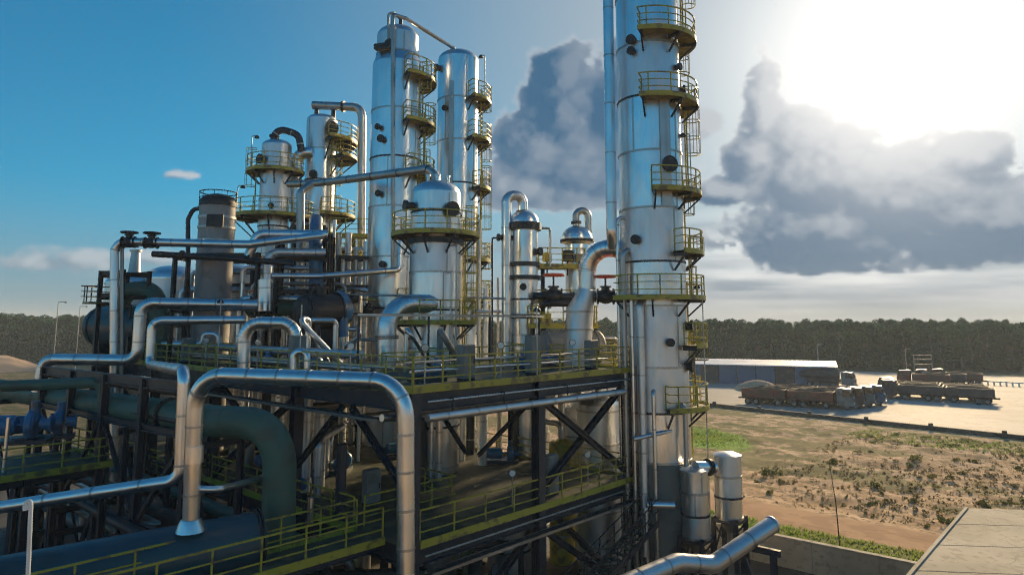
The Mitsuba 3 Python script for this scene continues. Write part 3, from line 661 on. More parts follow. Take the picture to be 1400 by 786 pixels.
# ------------------------------------------------------------------ process structure: posts, beams, decks, railings
C1 = np.array([-3.43, 24.2])
def S(a, b, z): p = C1 + GA * a + GB * b; return np.array([p[0], p[1], z])
ZU, ZL = 10.7, 5.55
AS, BS = (0, 6.75, 13.5), (0, 7.5, 15, 22.5, 30)
def plate(t, a0, a1, b0, b1, z, mat='deck_plate', name='deck_plate'):
    m = M(); c = [S(a0, b0, 0), S(a1, b0, 0), S(a1, b1, 0), S(a0, b1, 0)]
    hi, lo = [p + [0, 0, z] for p in c], [p + [0, 0, z - .05] for p in c]
    m.add(hi, [[0, 1, 2, 3]]); m.add(lo, [[0, 3, 2, 1]])
    for i in range(4): j = (i + 1) % 4; m.add([lo[i], lo[j], hi[j], hi[i]], [[0, 1, 2, 3]])
    return part(t, name, m, mat)
def fascia(t, p, q, z, h=.26):
    m = M(); bar(m, (p[0], p[1], z + .06 - h / 2 + .06), (q[0], q[1], z + .06 - h / 2 + .06), .05, h); return part(t, 'edge_beam', m, 'yellow_paint')
t = thing('process_structure', 'two storey dark blue steel frame with yellow edged decks that carries the columns and pipes', 'steel structure')
PS = t
for a in AS:
    for b in BS:
        m = M(); ibeam(m, S(a, b, .03), S(a, b, ZU - .06), .42, .42, .05, (GB[0], GB[1], 0)); part(t, 'post', m, 'steel_paint')
        m = M(); box(m, S(a, b, .2), (.8, .8, .4), ROT, .05); part(t, 'footing', m, 'fireproofing')
for z, h in ((ZU - .07, .72), (ZL - .07, .66)):
    for b in BS:
        if z < 8 and b > 20: continue
        for a0, a1 in zip(AS[:-1], AS[1:]):
            m = M(); ibeam(m, S(a0 + .22, b, z - h / 2), S(a1 - .22, b, z - h / 2), .3, h, .04); part(t, 'beam', m, 'steel_paint')
    for a in AS:
        for b0, b1 in zip(BS[:-1], BS[1:]):
            if z < 8 and b1 > 23: continue
            m = M(); ibeam(m, S(a, b0 + .22, z - h / 2), S(a, b1 - .22, z - h / 2), .3, h, .04); part(t, 'beam', m, 'steel_paint')
    for k in range(1, 13):
        b = k * 1.8 + .3
        if abs((b % 7.5)) < .4: continue
        m = M(); ibeam(m, S(.2, b, z - .16), S(13.3, b, z - .16), .14, .28, .02); part(t, 'joist', m, 'steel_black')
for i in range(3):
    for j in range(5): plate(t, i * 4.5 - .2 + .01, i * 4.5 + 4.3 if i < 2 else 13.7, j * 4 - .2 + .01, j * 4 + 3.8, ZU)
for j in range(4): plate(t, -.19, 4.3, 19.81 + j * 3.2, 23.0 + j * 3.2, ZU); plate(t, 4.31, 9.0, 19.81 + j * 3.2, 23.0 + j * 3.2, ZU)
for i in range(3):
    for j in range(4): plate(t, i * 4.5 - .2 + .01, i * 4.5 + 4.3 if i < 2 else 13.7, j * 4.5 - .2 + .01, j * 4.5 + 4.3, ZL)
fascia(t, S(-.23, -.23, 0), S(13.73, -.23, 0), ZU); fascia(t, S(-.23, -.23, 0), S(-.23, 32.6, 0), ZU)
fascia(t, S(13.73, -.2, 0), S(13.73, 19.8, 0), ZU); fascia(t, S(9.03, 19.85, 0), S(9.03, 32.6, 0), ZU); fascia(t, S(-.2, 32.63, 0), S(9, 32.63, 0), ZU)
fascia(t, S(.25, -.23, 0), S(13.73, -.23, 0), ZL); fascia(t, S(13.73, -.2, 0), S(13.73, 17.8, 0), ZL); fascia(t, S(-.2, 17.83, 0), S(13.7, 17.83, 0), ZL)
fascia(t, S(-.23, 3.0, 0), S(-.23, 17.8, 0), ZL)
def rail(t, pts, step=1.5, mid=2): return part(t, 'railing', rail_mesh(pts, step=step, mid=mid), 'yellow_paint')
for a0, a1 in ((0, 6.7), (6.8, 13.6)): rail(t, [S(a0 - .1, -.12, ZU), S(a1, -.12, ZU)]); rail(t, [S(max(a0, .3), -.12, ZL), S(a1, -.12, ZL)])
for b0, b1 in ((0, 7.4), (7.6, 14.9), (15.1, 22.4), (22.6, 29.9), (30.0, 32.5)): rail(t, [S(-.12, b0 - .1, ZU), S(-.12, b1, ZU)])
rail(t, [S(-.1, 32.5, ZU), S(8.9, 32.5, ZU)]); rail(t, [S(13.6, .1, ZU), S(13.6, 8, ZU)]); rail(t, [S(8.9, 20, ZU), S(8.9, 32.4, ZU)])
rail(t, [S(0, 19.7, ZU), S(3, 19.7, ZU), S(3, 23, ZU)]); rail(t, [S(1.2, 3.4, ZU), S(6.2, 3.4, ZU), S(6.2, 6.5, ZU)]); rail(t, [S(7, 5.4, ZU), S(12, 5.4, ZU)])
rail(t, [S(.2, 2.9, ZL), S(4.8, 2.9, ZL), S(4.8, 6.5, ZL)]); rail(t, [S(13.6, .1, ZL), S(13.6, 17.7, ZL)]); rail(t, [S(.1, 17.7, ZL), S(13.5, 17.7, ZL)])
rail(t, [S(-.12, 3.1, ZL), S(-.12, 17.6, ZL)])
def brace(p, q, w=.24, mat='steel_paint'): m = M(); ibeam(m, p, q, w, w, .05); part(t, 'brace', m, mat)
brace(S(6.95, -.02, ZU - .95), S(13.3, -.02, ZL + .35)); brace(S(13.3, .24, ZU - .95), S(6.95, .24, ZL + .35))
for a, b0, b1 in ((0, 7.5, 15), (0, 22.5, 30)): brace(S(a, b0 + .2, ZU - .9), S(a, b1 - .2, ZL + .2)); brace(S(a + .26, b1 - .2, ZU - .9), S(a + .26, b0 + .2, ZL + .2))
brace(S(0, .2, ZL + 1.6), S(0, 3.6, ZU - .9), .2); brace(S(0, 7.3, ZL + 1.6), S(0, 4.2, ZU - .9), .2)
for b0, b1 in ((0, 7.5), (15, 22.5)): brace(S(.1, b0 + .2, .5), S(.1, b1 - .2, ZL - .9)); brace(S(.36, b1 - .2, .5), S(.36, b0 + .2, ZL - .9))
brace(S(.2, .1, .5), S(6.5, .1, ZL - .9)); brace(S(13.3, .1, .5), S(6.95, .1, ZL - .9)); brace(S(13.4, .3, .6), S(13.4, 7.2, ZL - .9))
brace(S(6.75, .3, ZU - .9), S(6.75, 3.5, ZU - 3.6), .16); brace(S(6.75, 7.2, ZU - .9), S(6.75, 4.3, ZU - 3.6), .16)
# walkway leading off to the near left
t = thing('walkway', 'narrow yellow edged walkway with handrails leading from the lower deck towards the viewer', 'walkway')
for k in range(5): plate(t, -.25 - 3 * k - 2.99, -.25 - 3 * k, 1.1, 2.7, ZL)
plate(t, -.24, .28, 1.1, 2.7, ZL)
fascia(t, S(-15.2, 1.07, 0), S(-.25, 1.07, 0), ZL); fascia(t, S(-15.2, 2.73, 0), S(-.3, 2.73, 0), ZL)
rail(t, [S(-15.2, 1.13, ZL), S(-.3, 1.13, ZL)]); rail(t, [S(-15.2, 2.67, ZL), S(-.3, 2.67, ZL)])
for k in (-3.6, -9.0, -14.4):
    for b in (1.3, 2.5): m = M(); ibeam(m, S(k, b, .03), S(k, b, ZL - .35), .2, .2, .03); part(t, 'post', m, 'steel_paint')
for b in (1.2, 2.6): m = M(); ibeam(m, S(-15.2, b, ZL - .2), S(-.3, b, ZL - .2), .14, .3, .03); part(t, 'beam', m, 'steel_paint')
# low stair and catwalk under the right half of the structure
t = thing('catwalk', 'dark low catwalk with handrail climbing under the right half of the lower deck', 'catwalk')
p, q = S(3.0, -1.4, .6), S(13.0, -1.4, 3.9)
for o in (-.45, .45):
    w = np.array([GB[0], GB[1], 0]) * o; m = M(); bar(m, p + w, q + w, .06, .26); part(t, 'stringer', m, 'steel_paint')
    m = M()
    for h in (.55, 1.05): bar(m, p + w + [0, 0, h], q + w + [0, 0, h], .04)
    for k in range(10): c = p + w + (q - p) * k / 9; bar(m, c, c + [0, 0, 1.05], .045)
    part(t, 'railing', m, 'steel_paint')
for k in range(26):
    c = p + (q - p) * (k + .5) / 26; m = M(); w = np.array([GB[0], GB[1], 0]) * .43; bar(m, c - w, c + w, .26, .04); part(t, 'tread', m, 'deck_plate')
for k in (.3, .62, .95): c = p + (q - p) * k; m = M(); bar(m, (c[0], c[1], .03), c - [0, 0, .1], .14); part(t, 'post', m, 'steel_paint')
# platform with pumps at the far left
t = thing('pump_platform', 'low platform with yellow edge and handrail at the far left', 'platform')
L0, L1 = np.array([-20.97, 25.77]), np.array([-17.18, 30.45]); ld = unit(L1 - L0); ln = np.array([-ld[1], ld[0]]); Lw = np.linalg.norm(L1 - L0)
def LP(u, w, z): p = L0 + ld * u + ln * w; return np.array([p[0], p[1], z])
for k in range(3):
    m = M(); bar(m, LP(Lw * k / 3 + .01, 2.6, 6.97), LP(Lw * (k + 1) / 3, 2.6, 6.97), 5.2, .06); part(t, 'deck_plate', m, 'deck_plate')
fascia(t, LP(0, -.04, 0), LP(Lw, -.04, 0), 7.0); fascia(t, LP(Lw + .04, 0, 0), LP(Lw + .04, 5.2, 0), 7.0)
rail(t, [LP(0, .1, 7), LP(Lw - .1, .1, 7), LP(Lw - .1, 5.1, 7)], 1.4)
for u in (.3, Lw * .5, Lw - .3):
    for w in (.4, 4.8): m = M(); ibeam(m, LP(u, w, .03), LP(u, w, 6.9), .26, .26, .04); part(t, 'post', m, 'steel_paint')
for w in (.4, 4.8): m = M(); ibeam(m, LP(0, w, 6.7), LP(Lw, w, 6.7), .2, .4, .03); part(t, 'beam', m, 'steel_paint')

def pump(label, c, ang, s=1.0, group=None):
    t = thing('pump', label, 'pump', group); c = np.asarray(c, float); d = np.array([math.cos(ang), math.sin(ang), 0]); w = np.array([-d[1], d[0], 0])
    m = M(); bar(m, c - d * .9 * s + [0, 0, .08], c + d * .9 * s + [0, 0, .08], .7 * s, .16); part(t, 'base', m, 'steel_paint')
    m = M(); lathe(m, c - d * .85 * s + [0, 0, .5 * s], [(.01, 0), (.2 * s, .02), (.28 * s, .08), (.28 * s, .8 * s), (.22 * s, .9 * s), (.06, .9 * s), (.06, 1.2 * s)], 20, d); part(t, 'motor', m, 'pump_blue')
    m = M(); lathe(m, c + d * .3 * s + [0, 0, .5 * s], [(.01, 0), (.34 * s, 0), (.40 * s, .08), (.40 * s, .26), (.34 * s, .34), (.01, .34)], 20, d)
    lathe(m, c + d * .62 * s + [0, 0, .5 * s], [(.16 * s, 0), (.16 * s, .24 * s), (.24 * s, .24 * s), (.24 * s, .3 * s), (.01, .3 * s)], 16, d)
    tube(m, [c + d * .47 * s + [0, 0, .6 * s], c + d * .47 * s + [0, 0, 1.15 * s]], .12 * s, 12); part(t, 'casing', m, 'pump_blue'); return t
pump('blue pump nearest the viewer on the far left platform', (-20.90, 29.50, 7.96), .3, 1.5)
pump('blue pump by the white upright pipe on the far left platform', (-20.39, 30.50, 7.97), .5, 1.35)

# ------------------------------------------------------------------ pipes in the foreground and on the left
pipe('steam_pipe', 'thick silver pipe arching over the near corner of the structure like a goal frame', [(-2.77, 19.50, 2.32), (-2.99, 19.50, 11.35), (-9.64, 21.20, 11.41), (-9.61, 21.40, 6.88)], .245, 'cladding1', R=1.0, n=28, bands=1.0, flanges=())
m = M(); a, b = (-9.60, 21.30, 9.29), (-9.59, 21.30, 8.80); tube(m, [a, b], .275, 26); part('steam_pipe', 'sleeve', m, 'cladding0')
pipe('condensate_pipe', 'slimmer silver pipe dropping behind the arch and running out of view on the left', [(-13.19, 34.00, 13.11), (-17.26, 33.00, 13.07), (-17.22, 33.00, 11.00), (-11.04, 23.40, 11.39), (-10.96, 23.40, 7.85), (-16.92, 23.55, 6.94), (-20.77, 23.60, 6.37)], .20, 'cladding0', R=.45, n=20, bands=1.6)
pipe('silver_pipe', 'silver pipe rising beside the blue tank and bending right above the deck edge', [(-13.73, 37.00, 13.94), (-18.92, 35.00, 13.96), (-18.91, 35.00, 11.10), (-23.90, 35.50, 11.11), (-24.13, 35.50, 9.49)], .29, 'cladding1', R=.55, n=20, bands=1.3)
pipe('silver_pipe', 'silver pipe loop standing on the deck left of the dark exchanger', [(-11.97, 31.00, 10.67), (-12.06, 31.00, 12.97), (-9.68, 31.00, 12.97), (-9.69, 31.00, 11.54)], .28, 'cladding0', R=.75, n=20, bands=.9)
pipe('silver_pipe', 'small silver hairpin pipe behind the top of the thick arch', [(-9.12, 29.00, 10.73), (-9.16, 29.00, 11.78), (-8.58, 29.00, 11.78), (-8.54, 29.00, 10.73)], .15, 'cladding0', R=.3, n=16)
pipe('silver_pipe', 'small silver pipe hoop on the deck between the two upright silver bends', [(-20.23, 40.00, 11.74), (-17.86, 40.00, 11.74), (-17.90, 40.00, 12.33), (-17.01, 40.00, 12.33), (-16.92, 40.00, 11.53), (-15.65, 40.00, 11.53)], .17, 'cladding1', R=.4, n=16)
pipe('green_main', 'large dark green pipe under the left deck edge turning straight down', [(-7.91, 24.60, 1.79), (-8.13, 24.60, 9.44), (-10.68, 25.60, 9.40), (-30.11, 41.00, 9.08), (-38.17, 46.00, 8.98)], .57, 'green_paint', R=1.5, n=32, bands=2.6, band_mat='green_paint', flanges=(13.5,))
m = M()
pipe('blue_main', 'huge dark blue pipe crossing the bottom left corner', [(-8.08, 23.00, 6.13), (-13.59, 19.20, 5.97), (-15.24, 17.80, 5.93)], .84, 'blue_paint', R=0, n=40, bands=3.0, band_mat='blue_paint', flanges=(.12,))
pipe('branch_pipe', 'short thin silver branch leaving the left leg of the thick arch', [(-9.52, 21.40, 8.02), (-8.90, 21.60, 7.97), (-8.72, 25.00, 7.58)], .10, 'cladding0', R=.3)
pipe('branch_pipe', 'short silver stub pipe beside the right leg of the thick arch', [(-3.65, 25.00, 9.64), (-4.46, 24.00, 9.75)], .13, 'cladding0')
pipe('teal_pipe', 'dark teal pipe coming from the left and dropping beside the pump platform', [(-24.89, 31.20, 10.08), (-18.17, 31.00, 10.35), (-17.84, 31.00, 4.80)], .25, 'green_paint', R=.5, n=18, flanges=(.8,))
pipe('sling_pipe', 'pale straight pipe hung along the front under the upper deck', [S(.3, -.42, 9.72), S(12.6, -.42, 9.72)], .15, 'cladding2', bands=1.5)
t = PS
for a in (1.5, 4.2, 8.2, 11.2): m = M(); tube(m, [S(a, -.42, 9.88), S(a, -.42, 10.3), S(a, -.2, 10.3)], .03, 6); part(t, 'pipe_hanger', m, 'steel_black')
t = thing('vent_post', 'thin white vent post with a crooked top at the near left edge', 'vent post')
m = M(); tube(m, [(-5.99, 9.00, 8.90), (-6.08, 9.00, 10.71), (-6.09, 9.00, 10.76), (-6.14, 9.00, 10.76), (-6.14, 9.00, 10.69)], .026, 10, R=.05); part(t, 'post', m, 'white_paint')
m = M(); tube(m, [(-6.14, 9.00, 10.71), (-6.13, 9.00, 10.65)], .04, 10); part(t, 'nozzle', m, 'white_paint')
for lab, pts, r, mt in (('upright silver pipe in front of the blue pumps on the left', [(30, 640, 28.5), (30, 566, 28.5)], .07, 'cladding0'), ('thin pale pipe stub behind the left platform railing', [(106, 612, 31), (107, 570, 31), (118, 570, 31)], .06, 'cladding2'),
                        ('short pale drop pipe under the left silver pipe run', [(112, 545, 36), (112, 522, 36)], .12, 'cladding2'), ('dark upright pipe with capped top in the gap of the arch', [(475, 715, 27), (475, 600, 27)], .2, 'steel_paint'), ('pale upright pipe stub by the walkway under the arch', [(436, 700, 26), (436, 668, 26)], .12, 'cladding0')):
    pipe('upright_pipe', lab, [P_ for P_ in [tuple(np.array([(u - 700) / 933 * Y * 1.0, Y, 13 - (v - 440) / 933 * Y])) for u, v, Y in pts]], r, mt, R=.1)

# steel legs that carry the runs in front of the structure
def trestle(label, p, ztop, w=1.6, d=GB):
    t = thing('pipe_trestle', label, 'pipe support', 'pipe trestles'); p = np.asarray(p, float); d = np.array([d[0], d[1], 0])
    for o in (-w / 2, w / 2): m = M(); ibeam(m, [p[0] + d[0] * o, p[1] + d[1] * o, .03], [p[0] + d[0] * o, p[1] + d[1] * o, ztop], .22, .22, .03); part(t, 'leg', m, 'steel_paint')
    m = M(); ibeam(m, np.array([p[0], p[1], ztop - .12]) - d * (w / 2 + .3), np.array([p[0], p[1], ztop - .12]) + d * (w / 2 + .3), .2, .24, .03); part(t, 'crossbeam', m, 'steel_paint')
    m = M(); a = np.array([p[0], p[1], .3]) - d * w / 2; b = np.array([p[0], p[1], ztop - .5]) + d * w / 2; bar(m, a, b, .1); part(t, 'brace', m, 'steel_paint'); return t
gd = unit(np.array([-30.11, 41.00]) - np.array([-10.68, 25.60])); gp = np.array([-gd[1], gd[0]])
for k, q in enumerate((np.array([-10.68, 25.60]), np.array([-15.10, 29.20]), np.array([-20.75, 33.60]), np.array([-27.81, 39.00]))): trestle(('trestle under the green pipe nearest the arch', 'trestle under the green pipe behind the condensate drop', 'trestle under the green pipe near the teal drop', 'trestle under the green pipe at the left edge of view')[k], q, 9.40 - .64, 1.8, gp)
bd = unit(np.array([-13.59, 19.20]) - np.array([-8.08, 23.00])); bp = np.array([-bd[1], bd[0]])
for k, q in enumerate((np.array([-9.09, 22.30]), np.array([-12.84, 19.80]))): trestle(('trestle under the huge blue pipe near its flange', 'trestle under the huge blue pipe at the left')[k], q, 6.13 - .85, 1.7, bp)
m = M(); q = np.array((-9.62, 21.40, 7.01)); lathe(m, q, [(.255, .16), (.29, .14), (.36, -.02), (.42, -.2)], 26); part('steam_pipe', 'saddle', m, 'cladding0')
# outrigger bridge that carries the silver runs in front of the left face, with braced bays
t = thing('pipe_bridge', 'dark braced steel bridge under the silver pipe runs in front of the left face', 'pipe support')
B0, B1 = np.array([-11.76, 25.50]), np.array([-23.56, 35.00]); N = 4
for i in range(N + 1):
    c = B0 + (B1 - B0) * i / N; m = M(); ibeam(m, (c[0], c[1], .03), (c[0], c[1], 10.75), .3, .3, .04); part(t, 'post', m, 'steel_paint')
for z, h in ((10.6, .4), (8.9, .26), (5.2, .26)): m = M(); ibeam(m, (*B0, z), (*B1, z), .24, h, .04); part(t, 'beam', m, 'steel_paint')
for i in range(N):
    a, b = B0 + (B1 - B0) * (i + .06) / N, B0 + (B1 - B0) * (i + .94) / N
    for z0, z1 in ((8.7, 5.4), (5.0, .4)):
        if i % 2: a, b = b, a
        m = M(); bar(m, (*a, z0), (*b, z1), .16, .16); part(t, 'brace', m, 'steel_paint')
for z in (10.35, 9.3): m = M(); tube(m, [(*(B0 + GA * .3), z), (*(B1 + GA * .3), z)], .16, 12); part(t, 'conduit', m, 'steel_black')
def where(a, b): return ('left', 'middle', 'right')[min(2, max(0, int(a / 4.6)))] + ' ' + ('front', 'centre', 'back')[min(2, max(0, int(b / 6.7)))]
seen = {}
def once(text, tail):
    """a label that no other thing has: the text, told apart by a neighbour word where needed"""
    extra = ('', ' nearest the post', ' next to a brace', ' beside a column', ' by the railing', ' under a beam')
    k = seen.get(text + tail, 0); seen[text + tail] = k + 1
    return text + tail + extra[min(k, 5)]
def deck_base(x, y):
    d = np.array([x, y]) - C1; a, b = d @ GA, d @ GB
    on = (-.2 < a < 13.7 and -.2 < b < 19.8) or (-.2 < a < 9 and b < 32.6 and b > 0) or (13.6 < a < 19.6 and 1.9 < b < 9.1)
    return 10.7 if on else .05
# small deck behind the right end that carries the tiered platform and the receiver drum
for j in range(2):
    for i in range(2): plate(PS, 13.74 + i * 2.95, 13.74 + (i + 1) * 2.95 - .02, 2.0 + j * 3.5, 2.0 + (j + 1) * 3.5 - .02, ZU)
fascia(PS, S(13.74, 1.97, 0), S(19.64, 1.97, 0), ZU); fascia(PS, S(19.67, 2, 0), S(19.67, 9, 0), ZU); fascia(PS, S(13.74, 9.03, 0), S(19.64, 9.03, 0), ZU)
for a in (16.5, 19.4):
    for b in (2.3, 8.7): m = M(); ibeam(m, S(a, b, .03), S(a, b, ZU - .06), .3, .3, .04); part(PS, 'post', m, 'steel_paint')
for b in (2.3, 8.7): m = M(); ibeam(m, S(13.8, b, ZU - .3), S(19.5, b, ZU - .3), .24, .46, .03); part(PS, 'beam', m, 'steel_paint')
rail(PS, [S(13.8, 2.1, ZU), S(19.5, 2.1, ZU), S(19.5, 8.9, ZU), S(13.8, 8.9, ZU)])
# ------------------------------------------------------------------ tanks, exchangers and pipe racks on the upper deck, left
def tank(name, label, x, y, z0, z1, r, dome_h, mat='cladding0', dome_mat='cladding0', cat='tank', step=1.6, group=None):
    t = thing(name, label, cat, group)
    column(t, x, y, courses(z0, z1, r, step), None, seed=int(x * 10) & 63, seam=False)
    m = M(); lathe(m, (x, y, 0), [(r + .1, z1 - .06), (r + .1, z1 + .06)] + [(a, b) for a, b in dome(r + .02, dome_h, z1 + .07, 8)], 40); part(t, 'dome', m, dome_mat); return t
tk = tank('storage_tank', 'silver tank with a low blue gleaming dome at the left end of the deck', -27.57, 50.00, .05, 15.76, 1.9, .75)
m = M(); q = (-27.68, 50.00, 16.62); lathe(m, (q[0], q[1], q[2] - .2), [(.55, 0), (.42, .3), (.30, 1.7), (.42, 1.7), (.42, 1.85), (.01, 1.85)], 18); part(tk, 'chimney', m, 'dull_metal')
tank('storage_tank', 'silver tank with a low dome between the blue tank and the grey banded vessel', -24.79, 50.00, .05, 16.08, 1.9, .95)
tank('storage_tank', 'pale tank with a shining dome behind the grey banded vessel', -20.00, 49.00, .05, 16.23, 1.75, .85)

def drum(name, label, p, q, r, mat, cap=.45, saddles=True, zdeck=None, cat='drum', manway=None):
    t = thing(name, label, cat); p, q = np.asarray(p, float), np.asarray(q, float); d = unit(q - p); L = np.linalg.norm(q - p)
    m = M(); prof = [(r * math.cos(a), -cap * math.sin(a)) for a in np.linspace(pi / 2 - .02, 0, 7)] + [(r * math.cos(a), L + cap * math.sin(a)) for a in np.linspace(0, pi / 2 - .02, 7)]
    lathe(m, p, prof, 36, d); part(t, 'shell', m, mat)
    for k in (.06, .94): m = M(); lathe(m, p + d * L * k, [(r + .002, -.06), (r + .07, -.06), (r + .07, .06), (r + .002, .06)], 36, d); part(t, 'flange', m, mat)
    if saddles:
        for k in (.22, .78):
            c = p + d * L * k; m = M(); bar(m, (c[0], c[1], deck_base(c[0], c[1]) if zdeck > 10 else zdeck), (c[0], c[1], c[2] - r * .6), .3, r * 1.5, (d[1], -d[0], 0)); part(t, 'saddle', m, 'steel_paint')
    if manway is not None:
        c = p + d * L * manway; m = M(); lathe(m, c, [(.28, r * .8), (.28, r + .3), (.36, r + .3), (.36, r + .42), (.01, r + .42)], 16); part(t, 'manway', m, 'steel_black')
    return t
drum('blue_tank', 'dark blue horizontal tank at the left end of the deck', (-25.57, 43.00, 12.73), (-21.24, 41.00, 12.74), 1.25, 'blue_paint', zdeck=10.7)
pipe('green_arch', 'thick dark green pipe arch rising out of the blue tank', [(-23.60, 41.50, 12.48), (-23.78, 41.50, 14.94), (-21.01, 40.60, 14.89), (-20.71, 40.60, 10.45)], .52, 'green_paint', R=1.15, n=24, flanges=(-1.2,))
drum('heat_exchanger', 'dark horizontal heat exchanger with a blue end on the deck before the medium columns', (-11.22, 37.00, 13.47), (-9.76, 38.50, 13.65), .95, 'steel_black', zdeck=10.7, cat='heat exchanger', manway=.5)
m = M(); q0, q1 = np.array((-9.90, 38.40, 13.65)), np.array((-9.65, 38.70, 13.69)); lathe(m, q0, [(1.06, 0), (1.06, .35), (.9, .36), (.9, .6), (.01, .75)], 32, unit(q1 - q0)); part('heat_exchanger', 'channel_head', m, 'pump_blue')
drum('heat_exchanger', 'green horizontal exchanger lying behind the dark one', (-15.51, 41.00, 13.82), (-11.73, 42.00, 14.02), .55, 'green_paint', zdeck=10.7, cat='heat exchanger')
drum('receiver_drum', 'grey blue horizontal drum below the small domed drum on the right of the deck', (1.71, 38.50, 11.55), (4.82, 39.60, 11.59), .95, 'grey_paint', zdeck=10.7)
drum('ground_drum', 'cream horizontal drum on the lower deck seen through the frame', (-4.36, 42.00, 5.82), (-2.20, 44.00, 5.74), .62, 'white_paint', zdeck=5.55)

# pipe rack on the deck, left and middle
def rack(label, ua, Y0, ub, Y1, levels, group='pipe racks', depth=1.6):
    t = thing('pipe_rack', label, 'pipe rack', group)
    A, B = np.array([(ua - 700) / 933 * Y0, Y0]), np.array([(ub - 700) / 933 * Y1, Y1]); d = unit(B - A); w = np.array([-d[1], d[0]])
    top = max(levels)
    for p in (A, B):
        for o in (0, depth):
            c = p + w * o; m = M(); ibeam(m, (c[0], c[1], deck_base(c[0], c[1])), (c[0], c[1], top + .15), .22, .22, .03); part(t, 'post', m, 'steel_black')
    for z in levels:
        for o in (0, depth): a, b = A + w * o, B + w * o; m = M(); ibeam(m, (a[0], a[1], z), (b[0], b[1], z), .16, .24, .03); part(t, 'beam', m, 'steel_black')
        for p in (A, B): c = p + w * depth; m = M(); ibeam(m, (p[0], p[1], z - .13), (c[0], c[1], z - .13), .16, .24, .03); part(t, 'crossbeam', m, 'steel_black')
    return t
zz = lambda v, Y: 13 + (440 - v) / 933 * Y
rack('small dark frame around the riser at the left end of the deck', 138, 40, 168, 39, (zz(374, 40), zz(404, 40)))
rack('dark pipe rack frame in front of the domed tanks', 238, 39, 352, 39, (zz(349, 39), zz(422, 39)))
rack('dark pipe rack frame in front of the leftmost slim column', 378, 40, 450, 40.5, (zz(322, 40), zz(352, 40), zz(398, 40)))
t = thing('access_platform', 'tiny railed platform hung on the left end of the deck', 'platform')
m = M(); q = (-24.27, 40.00, 14.10); box(m, q, (1.0, 1.4, .12), ROT); part(t, 'deck_plate', m, 'yellow_grating'); part(t, 'railing', rail_mesh([(q[0] + .5 * a, q[1] + .65 * b, q[2] + .06) for a, b in ((1, -1), (-1, -1), (-1, 1), (1, 1))], .9, step=.7), 'steel_black')
m = M(); bar(m, (q[0] + .3, q[1], q[2] - .1), (q[0] + 1.9, q[1] + .3, q[2] - .1), .12); bar(m, (q[0] + 1.9, q[1] + .3, q[2] - .1), (q[0] + 1.9, q[1] + .3, 10.7), .12); part(t, 'bracket', m, 'steel_black')

pipe('header_pipe', 'long silver header with two black handwheels crossing the top of the left pipe rack', [(-21.07, 38.00, 0.73), (-22.27, 38.00, 17.47), (-14.75, 38.00, 17.31), (-10.93, 40.00, 18.10)], .23, 'cladding1', R=.6, n=20, bands=1.7, flanges=(2.2,))
pipe('header_pipe', 'thin silver riser close beside the elbow of the long header', [(-20.86, 38.40, 0.60), (-22.07, 38.40, 17.27), (-21.23, 38.60, 17.29)], .10, 'dull_metal', R=.2)
valve('valve', 'black handwheel valve nearest the elbow of the long left header', (-21.48, 38.00, 17.43), (1, .1, 0), .22, 'steel_black', stem=.12)
valve('valve', 'black handwheel valve second from the elbow of the long left header', (-20.21, 38.00, 17.39), (1, .1, 0), .22, 'steel_black', stem=.12)
pipe('dark_header', 'dark straight pipe with a blind end below the long silver header', [(-19.56, 37.00, 16.67), (-15.92, 37.00, 16.47), (-12.01, 37.50, 16.20)], .17, 'steel_black', R=.2, flanges=(1.6, 5.2))
pipe('middle_pipe', 'silver pipe stepping up behind the left pipe rack', [(-15.11, 39.00, 16.74), (-14.67, 39.00, 18.01), (-10.89, 40.00, 18.14)], .27, 'cladding0', R=.5, bands=1.2)
pipe('middle_pipe', 'silver pipe with an elbow just under the leftmost slim column', [(-13.88, 39.00, 13.82), (-14.03, 39.00, 16.96), (-10.98, 40.00, 17.06)], .25, 'cladding2', R=.6, bands=1.2)
pipe('middle_pipe', 'thin silver pipe running right at mid height to the left tall column', [(-13.71, 39.00, 15.61), (-11.01, 39.50, 15.64), (-6.86, 41.50, 16.14), (-6.86, 41.80, 18.15)], .17, 'cladding1', R=.3, bands=1.8)
pipe('middle_pipe', 'thick short upright silver pipe in the middle of the left rack', [(-13.86, 38.50, 13.61), (-13.94, 38.50, 15.37)], .38, 'cladding1', R=.2, bands=.8)
pipe('middle_pipe', 'grey upright pipe behind the dark rack reaching the dark overhead line', [(-13.15, 43.00, 11.65), (-13.54, 43.00, 21.27), (-13.05, 43.50, 21.85)], .26, 'dull_metal', R=.5, bands=2.4)
pipe('middle_pipe', 'thin level pipe across the front of the tall pair', [(-10.73, 41.00, 14.65), (-5.76, 38.50, 14.47), (-0.42, 39.00, 14.32)], .06, 'dull_metal', R=.1)
pipe('middle_pipe', 'blue upright pipe between the dark posts of the middle rack', [(-11.71, 41.00, 13.87), (-11.84, 41.00, 17.38), (-12.49, 43.00, 19.47)], .42, 'pump_blue', R=.2)
pipe('middle_pipe', 'blue elbow dropping beside the dark exchanger', [(-10.54, 38.00, 14.17), (-9.41, 38.00, 14.17), (-9.26, 38.00, 12.20)], .28, 'pump_blue', R=.5)
